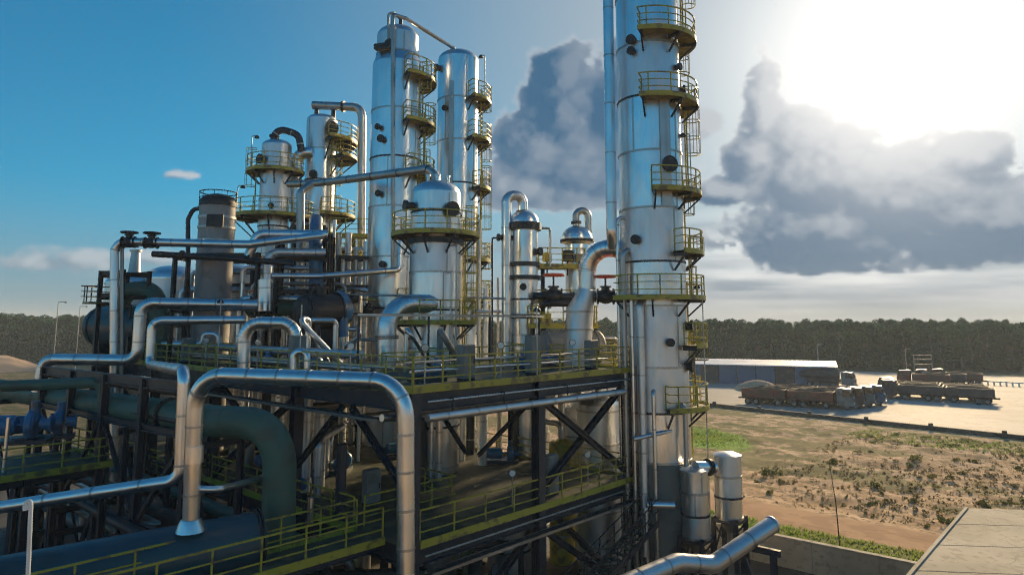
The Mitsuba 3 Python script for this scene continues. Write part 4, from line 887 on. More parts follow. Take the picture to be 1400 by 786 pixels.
for k, (u, r_, mt, v0) in enumerate(((382, .16, 'cladding2', 352), (393, .13, 'cladding1', 352), (404, .17, 'dull_metal', 352), (421, .14, 'cladding2', 352), (462, .18, 'dull_metal', 320), (475, .22, 'cladding2', 318), (486, .15, 'dull_metal', 340), (500, .20, 'cladding1', 330), (513, .14, 'yellow_paint', 400), (455, .1, 'cladding2', 300), (468, .12, 'cladding1', 355), (493, .24, 'cladding2', 360), (506, .1, 'dull_metal', 300), (520, .16, 'cladding2', 380), (655, .12, 'dull_metal', 300), (664, .16, 'cladding2', 395), (681, .08, 'dull_metal', 380), (398, .2, 'cladding2', 395), (442, .24, 'dull_metal', 392))):
    Y = 43.5 + (k % 3) * .7
    pipe('standpipe', once('%s %s upright pipe behind the middle rack' % ('short' if v0 > 345 else 'tall', 'yellow' if 'yel' in mt else 'slim' if r_ < .17 else 'stout'), ', ' + ('front', 'middle', 'rear')[k % 3] + ' row'), [((u - 700) / 933 * Y, Y, .05), ((u - 700) / 933 * Y, Y, zz(v0, Y))], r_, mt, R=.1, bands=1.5, group='upright pipes behind the middle rack')
t = thing('access_platform', 'long yellow stepped platform behind the middle rack, right of the medium column', 'platform')
for v, u0, u1 in ((322, 452, 512), (350, 452, 515)):
    Y = 46.0; a, b = np.array([(u0 - 700) / 933 * Y, Y, zz(v, Y)]), np.array([(u1 - 700) / 933 * Y, Y + .8, zz(v, Y)]); m = M(); bar(m, a, b, 1.2, .12); pp = part(t, 'deck_plate', m, 'yellow_grating')
    m = M(); bar(m, a - [0, .63, 0], b - [0, .63, 0], .05, .26); part(t, 'edge_beam', m, 'yellow_paint'); part(t, 'railing', rail_mesh([a + [0, -.6, .06], b + [0, -.6, .06]]), 'yellow_paint')
for u in (455, 482, 511): m = M(); ibeam(m, ((u - 700) / 933 * 46.2, 46.2, .05), ((u - 700) / 933 * 46.2, 46.2, zz(320, 46)), .2, .2, .03); part(t, 'post', m, 'yellow_grating')

# valve skid between slim column and tallest column
t = thing('access_platform', 'three tier yellow platform around the small domed drum', 'platform')
for v, u0, u1, Y, dp in ((364, 737, 802, 40.5, 2.2), (445, 722, 818, 38.5, 2.4), (412, 735, 806, 39.5, 1.6)):
    a, b = np.array([(u0 - 700) / 933 * Y, Y, zz(v, Y)]), np.array([(u1 - 700) / 933 * Y, Y + .4, zz(v, Y)]); m = M(); bar(m, a + [0, dp / 2, 0], b + [0, dp / 2, 0], dp, .1); part(t, 'deck_plate', m, 'yellow_grating')
    m = M(); bar(m, a - [0, .03, 0], b - [0, .03, 0], .05, .3); part(t, 'edge_beam', m, 'yellow_paint'); part(t, 'railing', rail_mesh([a + [0, dp, .05], a + [0, .05, .05], b + [0, .05, .05], b + [0, dp, .05]], 1.05 if v != 412 else .6, step=.9), 'yellow_paint')
for u, Y in ((728, 38.9), (812, 39.3), (742, 41.5), (798, 41.8)): m = M(); ibeam(m, ((u - 700) / 933 * Y, Y, 10.7), ((u - 700) / 933 * Y, Y, zz(364 if Y > 41 else 445, Y)), .18, .18, .03); part(t, 'post', m, 'steel_paint')
valve('valve', 'red handwheel valve on the tiered platform right of the slim column', (2.37, 39.00, 14.45), (1, 0, 0), .30, 'red_paint', stem=.62)
valve('valve', 'red handwheel valve close to the left side of the tallest column', (4.92, 36.00, 14.33), (1, 0, 0), .28, 'red_paint', stem=.5)
pipe('valve_line', 'grey pipe through the right red handwheel valve to the tallest column', [(4.07, 36.00, 14.33), (6.23, 36.00, 14.37)], .2, 'dull_metal', flanges=(.25, -.6))
pipe('valve_line', 'dark pipe through the left red handwheel valve on the tiered platform', [(1.17, 39.00, 14.49), (4.16, 39.00, 14.40)], .2, 'steel_paint', flanges=(.7, -.7))
pipe('valve_line', 'dark low pipe bend beneath the left red valve', [(1.66, 39.00, 13.62), (1.65, 38.60, 14.06), (3.62, 38.60, 14.06), (3.61, 38.60, 13.00)], .2, 'steel_black', R=.4, flanges=(.9,))
for k, (u, v, s) in enumerate(((748, 352, .5), (776, 350, .6), (792, 353, .45), (745, 436, .6), (800, 436, .5))):
    Y = 41.2 if v < 400 else 38.9; t = thing('junction_box', ('small yellow box at the left of the upper tier', 'dark actuator on the middle of the upper tier', 'small box on the right of the upper tier', 'box on the left of the lower tier', 'box on the right of the lower tier')[k], 'instrument box')
    c = ((u - 700) / 933 * Y, Y, zz(v, Y)); m = M(); box(m, c, (s, .4, s * 1.1), .3, .04); part(t, 'case', m, ('yellow_paint', 'steel_black', 'grey_paint')[k % 3])
    m = M(); tube(m, [(c[0], c[1], c[2] - s * .5), (c[0], c[1], c[2] - s * .5 - .9)], .05, 6); part(t, 'stand', m, 'steel_black')
# clutter on the decks and the floor: small pumps, uprights and instrument stands
rr = random.Random(21)
for k, (a, b) in enumerate(((2.2, 1.8), (9.0, 2.6), (11.5, 3.2), (3.2, 11), (1.4, 13.5), (2.4, 25), (4.0, 28.5))):
    pump(('small blue pump behind the front railing at the near corner of the upper deck', 'small blue pump behind the front railing in the middle of the upper deck', 'small blue pump behind the front railing near the tallest column', 'small blue pump on the deck left of the squat column', 'small blue pump by the left railing under the dark exchanger', 'small blue pump on the deck behind the silver pipe loops', 'small blue pump at the far left end of the upper deck')[k], S(a, b, ZU), rr.uniform(0, 3), .8, 'small pumps on the upper deck')
for k, (a, b) in enumerate(((1.5, 9), (5, 11.5), (9.5, 12.5), (12, 7), (3, 15))):
    pump(('pump set just behind the near left post of the lower deck', 'pump set in the middle of the lower deck', 'pump set at the back of the lower deck near the cream drum', 'pump set behind the braced bay of the lower deck', 'pump set deepest in the left shade of the lower deck')[k], S(a, b, ZL), rr.uniform(0, 3), 1.0, 'pumps on the lower deck')
for k, (a, b) in enumerate(((2, 5), (5, 8), (9, 4), (11, 9), (-5, 14), (-4, 19))):
    pump(('shaded ground pump under the near left bay', 'shaded ground pump under the middle bay', 'shaded ground pump behind the low catwalk', 'shaded ground pump under the far right bay', 'ground pump in the dark left of the green pipe trestles', 'ground pump in the dark farthest to the left')[k], S(a, b, .03), rr.uniform(0, 3), 1.4, 'pumps on the ground')
SZ = {.1: 'thin', .16: 'medium', .24: 'thick', .14: 'slim', .2: 'stout', .3: 'fat', .09: 'very thin'}
CO = {'cladding1': 'silver', 'cladding2': 'pale silver', 'dull_metal': 'grey', 'white_paint': 'white', 'steel_paint': 'dark blue', 'green_paint': 'green', 'grey_paint': 'mid grey'}
for i in range(18):
    a, b = rr.uniform(1, 13), rr.uniform(5, 17); h = rr.uniform(1.2, 4.2); z_, c_ = rr.choice((.1, .16, .24)), rr.choice(('cladding1', 'cladding2', 'dull_metal', 'white_paint', 'steel_paint'))
    p = S(a, b, ZL); pipe('riser_pipe', once(SZ[z_] + ' ' + CO[c_] + ' bent pipe between the decks, ', where(a, b) + ' bay'), [p, p + [0, 0, h], S(a + rr.uniform(-3, 3), b + rr.uniform(1, 3), ZL + h)], z_, c_, group='bent pipes between the decks', bands=1.4)
for i in range(26):
    a, b = rr.uniform(-5, 13), rr.uniform(3, 24); h = rr.uniform(1.5, 4.4); z_, c_ = rr.choice((.14, .2, .3)), rr.choice(('cladding1', 'dull_metal', 'green_paint', 'steel_paint', 'steel_paint'))
    a2 = a + rr.choice((-3, 3)); p = S(a, b, .03); pipe('floor_pipe', once(SZ[z_] + ' ' + CO[c_] + ' pipe arching over the shaded floor, ', where(a, b) + ' bay'), [p, p + [0, 0, h], S(a2, b + 2.5, h), S(a2, b + 5.5, h), S(a2, b + 5.5, .03)], z_, c_, group='floor pipes under the structure')
for i in range(16):
    a, b = rr.uniform(.8, 8 if i > 7 else 13), rr.uniform(1.5, 19) if i < 8 else rr.uniform(17, 31); h = rr.uniform(.9, 2.6); z_, c_ = rr.choice((.09, .14, .2)), rr.choice(('cladding1', 'cladding2', 'dull_metal', 'grey_paint'))
    p = S(a, b, ZU); pipe('deck_pipe', once(SZ[z_] + ' ' + CO[c_] + ' bent pipe on the upper deck, ', where(a, b if b < 17 else 19) + (' bay' if b < 17 else ' wing')), [p, p + [0, 0, h], S(a + rr.uniform(-2, 2), b + rr.uniform(-2, 2), ZU + h), S(a + rr.uniform(-2, 2), b + rr.uniform(-2, 2), ZU)], z_, c_, group='low pipes on the upper deck', R=.25)
# pipes under the left wing, and a grating floor added to shade the ground
t = thing('shading_mezzanine', 'dark steel floor added under the left wing to shade the ground', 'shading_mezzanine')
for j in range(5): plate(t, -.18, 4.3, 17.9 + j * 3.0, 20.85 + j * 3.0, ZL - .6); plate(t, 4.32, 9.0, 17.9 + j * 3.0, 20.85 + j * 3.0, ZL - .6)
for b in (18.2, 25, 32): m = M(); ibeam(m, S(-.2, b, ZL - .85), S(9, b, ZL - .85), .2, .36, .03); part(t, 'beam', m, 'steel_black')
part(t, 'railing', rail_mesh([S(-.1, 18, ZL - .6), S(-.1, 32.4, ZL - .6)]), 'yellow_paint')
lab = ('dark level pipe closest under the green pipe', 'grey level pipe low in the rack left of the structure', 'dark level pipe in the middle of the low rack', 'silver level pipe in the low rack left of the structure', 'green level pipe at the inner side of the low rack', 'blue level pipe at the bottom of the low rack')
for k, (a, z, r_, mt) in enumerate(((-5.2, 5.2, .22, 'steel_paint'), (-4.4, 4.2, .2, 'dull_metal'), (-3.5, 5.2, .3, 'steel_black'), (-2.6, 4.2, .2, 'cladding2'), (-1.7, 5.2, .26, 'green_paint'), (-3.6, 3.0, .38, 'blue_paint'))):
    pipe('rack_pipe', lab[k], [S(a, 4.2, z), S(a, 27 + k, z), S(a, 27 + k, .1)], r_, mt, bands=2.5 if 'clad' in mt else None)
t = thing('pipe_rack', 'low dark pipe rack on the ground left of the structure', 'pipe rack', 'pipe racks')
for b in (5, 11, 17, 23):
    for a in (-6.0, -.9): m = M(); ibeam(m, S(a, b, .03), S(a, b, 6.2), .24, .24, .03); part(t, 'post', m, 'steel_black')
    for z in (2.5, 3.85, 4.8): m = M(); ibeam(m, S(-6.0, b, z), S(-.9, b, z), .18, .26, .03); part(t, 'crossbeam', m, 'steel_black')
for k, (a, b, r_, hh) in enumerate(((11.3, 14.8, 1.5, 4.4), (7.4, 15.5, 1.4, 4.2), (3.2, 21.5, 1.6, 4.3), (7.2, 23.5, 1.5, 4.3), (3.0, 27.5, 1.6, 4.2), (7.0, 29.8, 1.4, 4.2), (11, 5.5, 1.1, 3.6))):  # tanks added under the decks to stop sunlight reaching the floor
    q = S(a, b, 0); tank('sunblock_tank', ('grey ground tank added to block sun below the back right of the lower deck', 'grey ground tank added to block sun below the back of the lower deck', 'grey ground tank added to block sun under the inner left wing', 'grey ground tank added to block sun behind the inner left wing', 'grey ground tank added to block sun under the outer left wing', 'grey ground tank added to block sun behind the outer left wing', 'small grey ground tank added to block sun behind the low catwalk')[k], q[0], q[1], .05, hh, r_, .5, group='ground tanks added under the decks to block sun')
for k, b in enumerate((1.6, 2.6, 4.4)):
    pipe('column_leg_pipe', ('pale upright pipe through the frame, nearest the corner', 'pale upright pipe through the frame, middle of three', 'pale upright pipe through the frame, closest to the braced bay')[k], [S(1.2 + 1.3 * k, 7 + b, ZL), S(1.2 + 1.3 * k, 7 + b, ZU - .2)], .2 + .08 * k, 'cladding2', group='pale pipes through the frame', bands=1.2)

# ------------------------------------------------------------------ right: two small vessels, low pipe, dike wall, flat roof
def small_vessel(label, u, v0, v1, Y, r):
    t = thing('knockout_pot', label, 'vessel', 'small upright vessels'); x, y = (u - 700) / 933 * Y, Y; z1, z0 = zz(v0, Y), zz(v1, Y)
    column(t, x, y, courses(z0, z1, r, 1.0), None, n=36, seed=int(u), mats=(2, 2, 1)); m = M(); lathe(m, (x, y, 0), [(r + .05, z1 - .05), (r + .05, z1 + .03), (r * .6, z1 + .14), (.02, z1 + .18)], 36); part(t, 'lid', m, 'cladding2')
    for a in (45, 135, 225, 315):
        c, s = math.cos(math.radians(a) + ROT), math.sin(math.radians(a) + ROT); m = M(); ibeam(m, (x + c * r * 1.25, y + s * r * 1.25, .03), (x + c * r * 1.25, y + s * r * 1.25, z0 + .05), .18, .18, .03); part(t, 'leg', m, 'steel_paint')
    m = M(); k = [np.array([x + math.cos(math.radians(a) + ROT) * r * 1.25, y + math.sin(math.radians(a) + ROT) * r * 1.25, 0]) for a in (45, 135, 225, 315)]
    for z in (z0 - .1, z0 - 1.7):
        m = M()
        for i in range(4): bar(m, k[i] + [0, 0, z], k[(i + 1) % 4] + [0, 0, z], .14, .2)
        part(t, 'ring_beam', m, 'steel_paint')
    for i in range(4): m = M(); bar(m, k[i] + [0, 0, z0 - .3], k[(i + 1) % 4] + [0, 0, z0 - 1.6], .08); part(t, 'brace', m, 'steel_paint')
    m = M(); lathe(m, (x, y, 0), [(.15, z0 - 1.4), (.15, z0 - .7), (r * .9, z0 - .1)], 18); part(t, 'outlet', m, 'dull_metal'); return t
small_vessel('small cream upright vessel on blue legs nearest the foot of the tallest column', 940, 633, 716, 33, .62)
small_vessel('small cream upright vessel on blue legs farther right', 984, 614, 692, 34, .62)
pipe('link_pipe', 'short silver pipe with dark flange linking the two small vessels', [(8.53, 33.00, 6.30), (9.59, 33.60, 6.18)], .28, 'cladding0', flanges=(-.35,), n=20)
pipe('low_pipe', 'fat silver pipe rising to the right along the bottom, past the small vessels', [(3.95, 26.00, 3.61), (6.29, 27.50, 3.91), (7.82, 28.00, 3.66), (10.75, 29.50, 4.74)], .34, 'cladding2', R=.8, n=24, bands=1.4)
m = M(); q = np.array((10.75, 29.50, 4.74)); ax = unit(q - np.array((7.82, 28.00, 3.66))); lathe(m, q - ax * .02, [(.36, -.05), (.36, .02)] + dome(.35, .16, .02), 24, ax); part('low_pipe', 'end_cap', m, 'cladding2')
trestle('blue trestle carrying the end of the low fat pipe', (9.95, 29.00), 4.34 - .3, 1.2)
trestle('blue trestle at the bend of the low fat pipe', (7.06, 27.80), 3.62 - .34, 1.2)
pipe('stub_pipe', 'short level silver pipe at the skirt of the tallest column', [(6.14, 32.50, 4.73), (7.41, 32.50, 4.73)], .18, 'cladding0', flanges=(.15,))
pipe('stub_pipe', 'upright grey pipe at the very foot of the tallest column', [(5.93, 32.00, 2.67), (5.98, 32.00, 4.76)], .12, 'cladding2')
pipe('stub_pipe', 'pale thin level pipe from the structure to the tallest column', [(5.69, 33.00, 7.56), (7.60, 33.50, 7.88)], .1, 'cladding2')
W0, W1 = np.array([14.22, 38.90]), np.array([20.19, 33.71])
wd = unit(W1 - W0); W0 = W0 - wd * 14
t = thing('dike_wall', 'low concrete containment wall running along the near edge of the dirt road', 'wall')
for i in range(9):
    a, b = W0 + wd * 3.2 * i, W0 + wd * (3.2 * i + 3.18); m = M(); bar(m, (*a, .78), (*b, .78), .2, 1.5); part(t, 'panel', m, 'concrete')
    m = M(); bar(m, (*a, 1.57), (*b, 1.57), .34, .08); part(t, 'coping', m, 'concrete')
t = thing('flat_roof_building', 'corner of a flat concrete roof filling the bottom right corner', 'building')
R0, R1, R2 = np.array([19.76, 30.95]), np.array([11.92, 22.15]), np.array([24.11, 30.15])
Rc = [R0, R1, R1 + (R2 - R0) * 1.0 + np.array([3, 0]), R2 + np.array([3, 0])]
m = M(); pr = [np.array([*p, 5.0]) for p in Rc]; lo = [p - [0, 0, .35] for p in pr]; m.add(pr, [[0, 1, 2, 3]]); m.add(lo, [[0, 3, 2, 1]])
for i in range(4): j = (i + 1) % 4; m.add([lo[i], lo[j], pr[j], pr[i]], [[0, 1, 2, 3]])
part(t, 'roof', m, 'concrete'); cen = sum(Rc) / 4; m = M(); ins = [cen + (p - cen) * .94 for p in Rc]
for i in range(4): j = (i + 1) % 4; bar(m, (*ins[i], 2.34), (*ins[j], 2.34), .2, 4.6)
part(t, 'wall', m, 'concrete')
m = M()
for i in range(3): a, b = R0 + (R1 - R0) * (i + .9) / 3.4, R2 + np.array([3, 0]) + (R1 - R0) * (i + .9) / 3.4; bar(m, (*a, 5.006), (*b, 5.0), .03, .008)
part(t, 'roof_joint', m, 'dark_kerb')
r9 = np.random.default_rng(3)
for k in range(4):                                                  # hairline cracks on the slab
    p = R0 + (R1 - R0) * r9.uniform(.1, .95) + (R2 - R0) * r9.uniform(.05, .8); a = r9.uniform(0, 2 * pi); m = M(); q = [p]
    for _ in range(9): a += r9.normal() * .5; q.append(q[-1] + .28 * np.array([math.cos(a), math.sin(a)]))
    for u, v in zip(q[:-1], q[1:]): bar(m, (*u, 5.0), (*v, 5.0), .012, .006)
    part(t, 'roof_crack', m, 'dark_kerb')
m = M(); ed = unit(R1 - R0); bar(m, (*(R0 + ed * .05), 5.03), (*(R1 - ed * .05), 5.03), .12, .07); part(t, 'roof_edge', m, 'concrete')
# equipment row behind the right end, added to keep sun off the lower deck
for k, (a, b, r_, h, mt) in enumerate(((15.6, 3.2, 1.15, 8.6, 'cladding2'), (17.2, 5.6, 1.3, 7.6, 'white_paint'), (15.8, 8.2, 1.1, 9.4, 'cladding1'), (18.6, 1.8, 1.2, 6.4, 'cladding2'), (15.4, 5.6, .7, 6.2, 'yellow_paint'))):
    q = S(a, b, 0); t = thing('sunblock_vessel', ('pale sun blocking vessel added close behind the right end of the lower deck', 'white sun blocking vessel behind the braced bay', 'silver sun blocking vessel added behind the middle of the structure', 'short pale sun blocking vessel added behind the tallest column', 'small yellow sun blocking vessel glimpsed through the braced bay')[k], 'vessel', 'upright vessels added behind the structure to block sun')
    m = M(); lathe(m, (q[0], q[1], 0), [(r_, .03), (r_, h)] + dome(r_, r_ * .5, h), 30); part(t, 'shell', m, mt)
    for z in np.arange(1.5, h, 1.7): m = M(); lathe(m, (q[0], q[1], z), [(r_ + .002, -.05), (r_ + .04, -.05), (r_ + .04, .05), (r_ + .002, .05)], 30); part(t, 'cladding_band', m, 'dull_metal')
    m = M(); tube(m, [(q[0], q[1], h + r_ * .4), (q[0], q[1], h + r_ * .5 + .8), S(a, b + 2.5, h + r_ * .5 + .8), S(a, b + 2.5, 1.0)], .16, 10, R=.4); part(t, 'outlet', m, 'dull_metal')
# ------------------------------------------------------------------ small fittings on decks, columns and pipes
rr = random.Random(77)
def cabinet(label, c, w, d, h, mat='grey_paint', rz=ROT):
    t = thing('control_cabinet', label, 'cabinet', 'control cabinets'); c = np.asarray(c, float)
    m = M(); box(m, c + [0, 0, .12 + h / 2], (w, d, h), rz, .03); part(t, 'case', m, mat)
    m = M(); e = np.array([-math.sin(rz), math.cos(rz), 0]) * -(d / 2 + .012); box(m, c + [0, 0, .12 + h / 2] + e, (w * .86, .02, h * .9), rz); p = part(t, 'door', m, mat)
    f = np.array([math.cos(rz), math.sin(rz), 0]); m = M(); box(m, c + [0, 0, .12 + h / 2] + e * 1.08 + f * w * .33, (.04, .05, .22), rz); part(p, 'handle', m, 'steel_black')
    m = M(); box(m, c + [0, 0, .06], (w * .9, d * .9, .12), rz); part(t, 'plinth', m, 'steel_black')
for k, (a, b, z) in enumerate(((3.4, .9, ZU), (7.6, 1.0, ZU), (12.4, 1.3, ZU), (.8, 9.0, ZU), (.9, 20.6, ZU), (8.4, .7, ZL), (2.2, 5.2, ZL))):
    cabinet(('grey cabinet behind the front railing near the corner', 'grey cabinet behind the front railing over the middle post', 'grey cabinet on the deck near the tallest column', 'grey cabinet by the left railing below the silver loops', 'grey cabinet by the left railing near the tanks', 'grey cabinet on the lower deck beside the middle post', 'grey cabinet on the lower deck near the corner post')[k], S(a, b, z), .7, .4, 1.3 + .3 * (k % 2))
def gauge(label, c):
    t = thing('gauge_stand', label, 'gauge', 'gauge stands'); c = np.asarray(c, float); m = M(); tube(m, [c, c + [0, 0, 1.25]], .03, 6); part(t, 'stand', m, 'dull_metal')
    m = M(); d = unit(np.array([-c[0], -c[1], .3])); lathe(m, c + [0, 0, 1.35] - d * .05, [(.01, 0), (.15, 0), (.15, .1), (.13, .12)], 16, d); part(t, 'case', m, 'steel_black'); m = M(); lathe(m, c + [0, 0, 1.35] + d * .05, [(.13, 0), (.01, .005)], 16, d); part(t, 'dial', m, 'white_paint')
for k, (a, b, z) in enumerate(((1.2, .8, ZU), (5.2, .7, ZU), (10.2, .8, ZU), (.5, 4.5, ZU), (.5, 12.0, ZU), (.5, 17.5, ZU), (5.8, .6, ZL), (11, .6, ZL))):
    gauge(('gauge stand at the near corner of the upper deck', 'gauge stand behind the front railing left of the middle post', 'gauge stand behind the front railing right of the middle post', 'gauge stand by the left railing, nearest the corner', 'gauge stand by the left railing at the silver loops', 'gauge stand by the left railing before the tanks', 'gauge stand on the lower deck left of the middle post', 'gauge stand on the lower deck in the braced bay')[k], S(a, b, z))
# cable trays and conduits along beams
def tray(label, p, q, w=.4, up=(0, 0, 1)):
    t = thing('cable_tray', label, 'cable tray', 'cable trays'); p, q = np.asarray(p, float), np.asarray(q, float); x, y, d = frame(q - p, up)
    for o in (-w / 2, w / 2): m = M(); bar(m, p + x * o, q + x * o, .03, .1, up); part(t, 'side_rail', m, 'dull_metal')
    m = M(); n = int(np.linalg.norm(q - p) / .3)
    for i in range(n): c = p + (q - p) * (i + .5) / n; bar(m, c - x * w / 2, c + x * w / 2, .05, .02, up)
    part(t, 'rungs', m, 'dull_metal')
    for k in range(3): m = M(); tube(m, [p + x * (k - 1) * .1 + y * .04, q + x * (k - 1) * .1 + y * .04], .025, 6); part(t, 'cable', m, 'black_rubber')
tray('cable tray under the front edge of the lower deck', S(.4, -.5, ZL - .9), S(13.3, -.5, ZL - .9))
tray('cable tray along the left face below the upper deck', S(-.55, 1, ZU - 1.1), S(-.55, 31, ZU - 1.1))
tray('cable tray across the middle of the upper deck', S(1.0, 5.0, ZU + 2.6), S(13, 5.0, ZU + 2.6))
for a in (1.2, 5, 9, 12.8): m = M(); tube(m, [S(a, 5.0, ZU), S(a, 5.0, ZU + 2.6)], .05, 6); part('cable_tray_002', 'stand', m, 'steel_paint')
# small bore lines beside the columns and along the front
lines = (('thin grey line up the left flank of the squat column', [S(8.0, 6.4, ZU), S(8.0, 6.4, ZU + 6.2), S(8.4, 7.6, ZU + 6.2)], .045), ('thin grey line pair partner beside the squat column', [S(7.8, 6.6, ZU), S(7.8, 6.6, ZU + 4.8), S(8.4, 7.6, ZU + 4.8)], .04),
         ('thin grey level line behind the front railing', [S(.6, .9, ZU + .5), S(13.2, .9, ZU + .5)], .05), ('thin pale level line above the front railing line', [S(.6, 1.2, ZU + .8), S(12.2, 1.2, ZU + .8), S(12.2, 1.2, ZU)], .06),
         ('thin dark level line along the left railing', [S(.7, 2, ZU + .6), S(.7, 31, ZU + .6)], .06), ('pale level pipe along the left railing', [S(1.0, 4, ZU + .45), S(1.0, 30, ZU + .45)], .13), ('grey level pipe second from the left railing', [S(1.5, 4, ZU + .45), S(1.5, 28, ZU + .45)], .16),
         ('silver level pipe third from the left railing', [S(2.1, 6, ZU + .9), S(2.1, 29, ZU + .9)], .2), ('thin line hung on the front face of the upper beam', [S(.4, -.3, ZU - .45), S(13.3, -.3, ZU - .45)], .035), ('thin line hung on the front face of the lower beam', [S(.4, -.3, ZL - .4), S(13.3, -.3, ZL - .4)], .035),
         ('silver pipe hung level between the decks at mid bay', [S(1, 4.2, ZL + 3.7), S(13, 4.2, ZL + 3.7)], .16), ('grey pipe hung level between the decks at mid bay', [S(1, 4.9, ZL + 3.5), S(13, 4.9, ZL + 3.5)], .12), ('white pipe hung level between the decks farther back', [S(1, 9.4, ZL + 3.6), S(13, 9.4, ZL + 3.6)], .2))
for k, (lb, pts, r_) in enumerate(lines): pipe('service_line', lb, pts, r_, ('dull_metal', 'cladding2', 'cladding1')[k % 3], R=.15, n=10, bands=2.4 if r_ > .1 else None)
# tiers of pipes and frames in the left centre, behind the exchangers
mid = (('silver tier pipe above the dark exchanger, top level', 332, 430, 366, 42.0, .14), ('grey tier pipe above the dark exchanger, second level', 345, 470, 388, 42.4, .12), ('pale tier pipe above the dark exchanger, third level', 356, 505, 396, 42.8, .16), ('silver tier pipe low before the leftmost slim column', 330, 420, 408, 40.5, .2), ('grey tier pipe beneath the stepped platform', 452, 540, 372, 44.5, .2),
       ('pale tier pipe beneath the stepped platform', 450, 535, 388, 44.8, .14), ('silver tier pipe level with the ring of the squat column', 452, 560, 340, 45.5, .12), ('dull tier pipe behind the grey banded vessel', 262, 372, 372, 46, .16), ('pale tier pipe low behind the grey banded vessel', 250, 360, 396, 45.5, .2), ('silver tier pipe between slim column and squat column', 640, 700, 426, 42.5, .1), ('grey tier pipe under the tiered platform', 720, 845, 462, 41.5, .12))
for k, (lb, u0, u1, v, Y, r_) in enumerate(mid):
    A_, B_ = np.array([(u0 - 700) / 933 * Y, Y, zz(v, Y)]), np.array([(u1 - 700) / 933 * Y, Y + .5, zz(v, Y)])
    pipe('tier_pipe', lb, [[A_[0], A_[1], .05], A_, B_, [B_[0], B_[1], .05]], r_, ('cladding1', 'dull_metal', 'cladding2')[k % 3], R=.4, n=12, bands=1.6, flanges=(2.2,) if k % 2 else ())
rack('dark frame of thin posts before the medium left column', 400, 44, 440, 44.3, (zz(310, 44), zz(362, 44)), depth=1.2)
rack('dark frame of thin posts under the stepped platform', 462, 43, 520, 43.6, (zz(352, 43), zz(392, 43), zz(430, 43)), depth=1.4)
rack('dark frame of thin posts behind the grey banded vessel', 296, 45, 345, 45.2, (zz(356, 45), zz(390, 45)), depth=1.4)
for k, (u, v, Y, w) in enumerate(((385, 395, 41, 'green_paint'), (428, 392, 40, 'steel_black'), (484, 398, 42, 'grey_paint'), (352, 400, 40, 'red_paint'), (505, 412, 42, 'yellow_paint'))):
    valve('valve', ('valve with a green wheel low in the middle rack', 'valve with a black wheel over the dark exchanger', 'valve with a grey wheel below the stepped platform', 'valve with a red wheel left of the dark exchanger', 'valve with a yellow wheel right of the dark exchanger')[k], ((u - 700) / 933 * Y, Y, zz(v, Y) - .5), (1, .2, 0), .2, w, stem=.2)
for k, (a, b, z, h) in enumerate(((.1, 7.6, ZU, 3.2), (.1, 15.2, ZU, 3.4), (6.8, .1, ZU, 2.9), (13.4, 3.4, ZU, 3.0), (.1, 24.5, ZU, 3.2), (.2, 9.0, ZL, 2.9))):
    q = S(a, b, z); lamp_pole(('lamp pole on the left railing, nearest the corner', 'lamp pole on the left railing, second from the corner', 'lamp pole on the front railing over the middle post', 'lamp pole on the right end of the upper deck', 'lamp pole on the left railing near the domed tanks', 'lamp pole on the lower deck by the left face')[k], q[0], q[1], z, z + h, .35, rr.uniform(0, 360))
# ------------------------------------------------------------------ yard: trucks, shed, gantry, guard rail, lamp posts
scene['truck_red'] = tw(principled(worn((.17, .045, .035), (.10, .06, .045), .45, .65, 1.0), 0.55))
scene['truck_dark'] = tw(principled(worn((.045, .045, .055), (.09, .07, .055), .5, .7, 1.0), 0.55))
scene['cane'] = tw(principled(worn((.13, .085, .055), (.08, .055, .04), .4, .6, 3.0), 0.95))
scene['shed_blue'] = tw(principled(worn((.04, .125, .22), (.04, .09, .14), .5, .75, .6), 0.5))
scene['shed_roof'] = tw(principled(worn((.74, .77, .80), (.60, .61, .60), .5, .7, .5), 0.45))
def wheel(t, c, r=.52, w=.32, axis=(0, 1, 0)):
    c = np.asarray(c, float); ax = np.asarray(axis, float); m = M()
    lathe(m, c - ax * w / 2, [(.30, 0), (r - .06, 0), (r, .05), (r, w - .05), (r - .06, w), (.30, w)], 18, ax); p = part(t, 'wheel', m, 'black_rubber')
    m = M(); lathe(m, c - ax * w / 2, [(.02, .04), (.30, .0), (.30, w), (.02, w - .04)], 14, ax); part(p, 'hub', m, 'grey_paint')
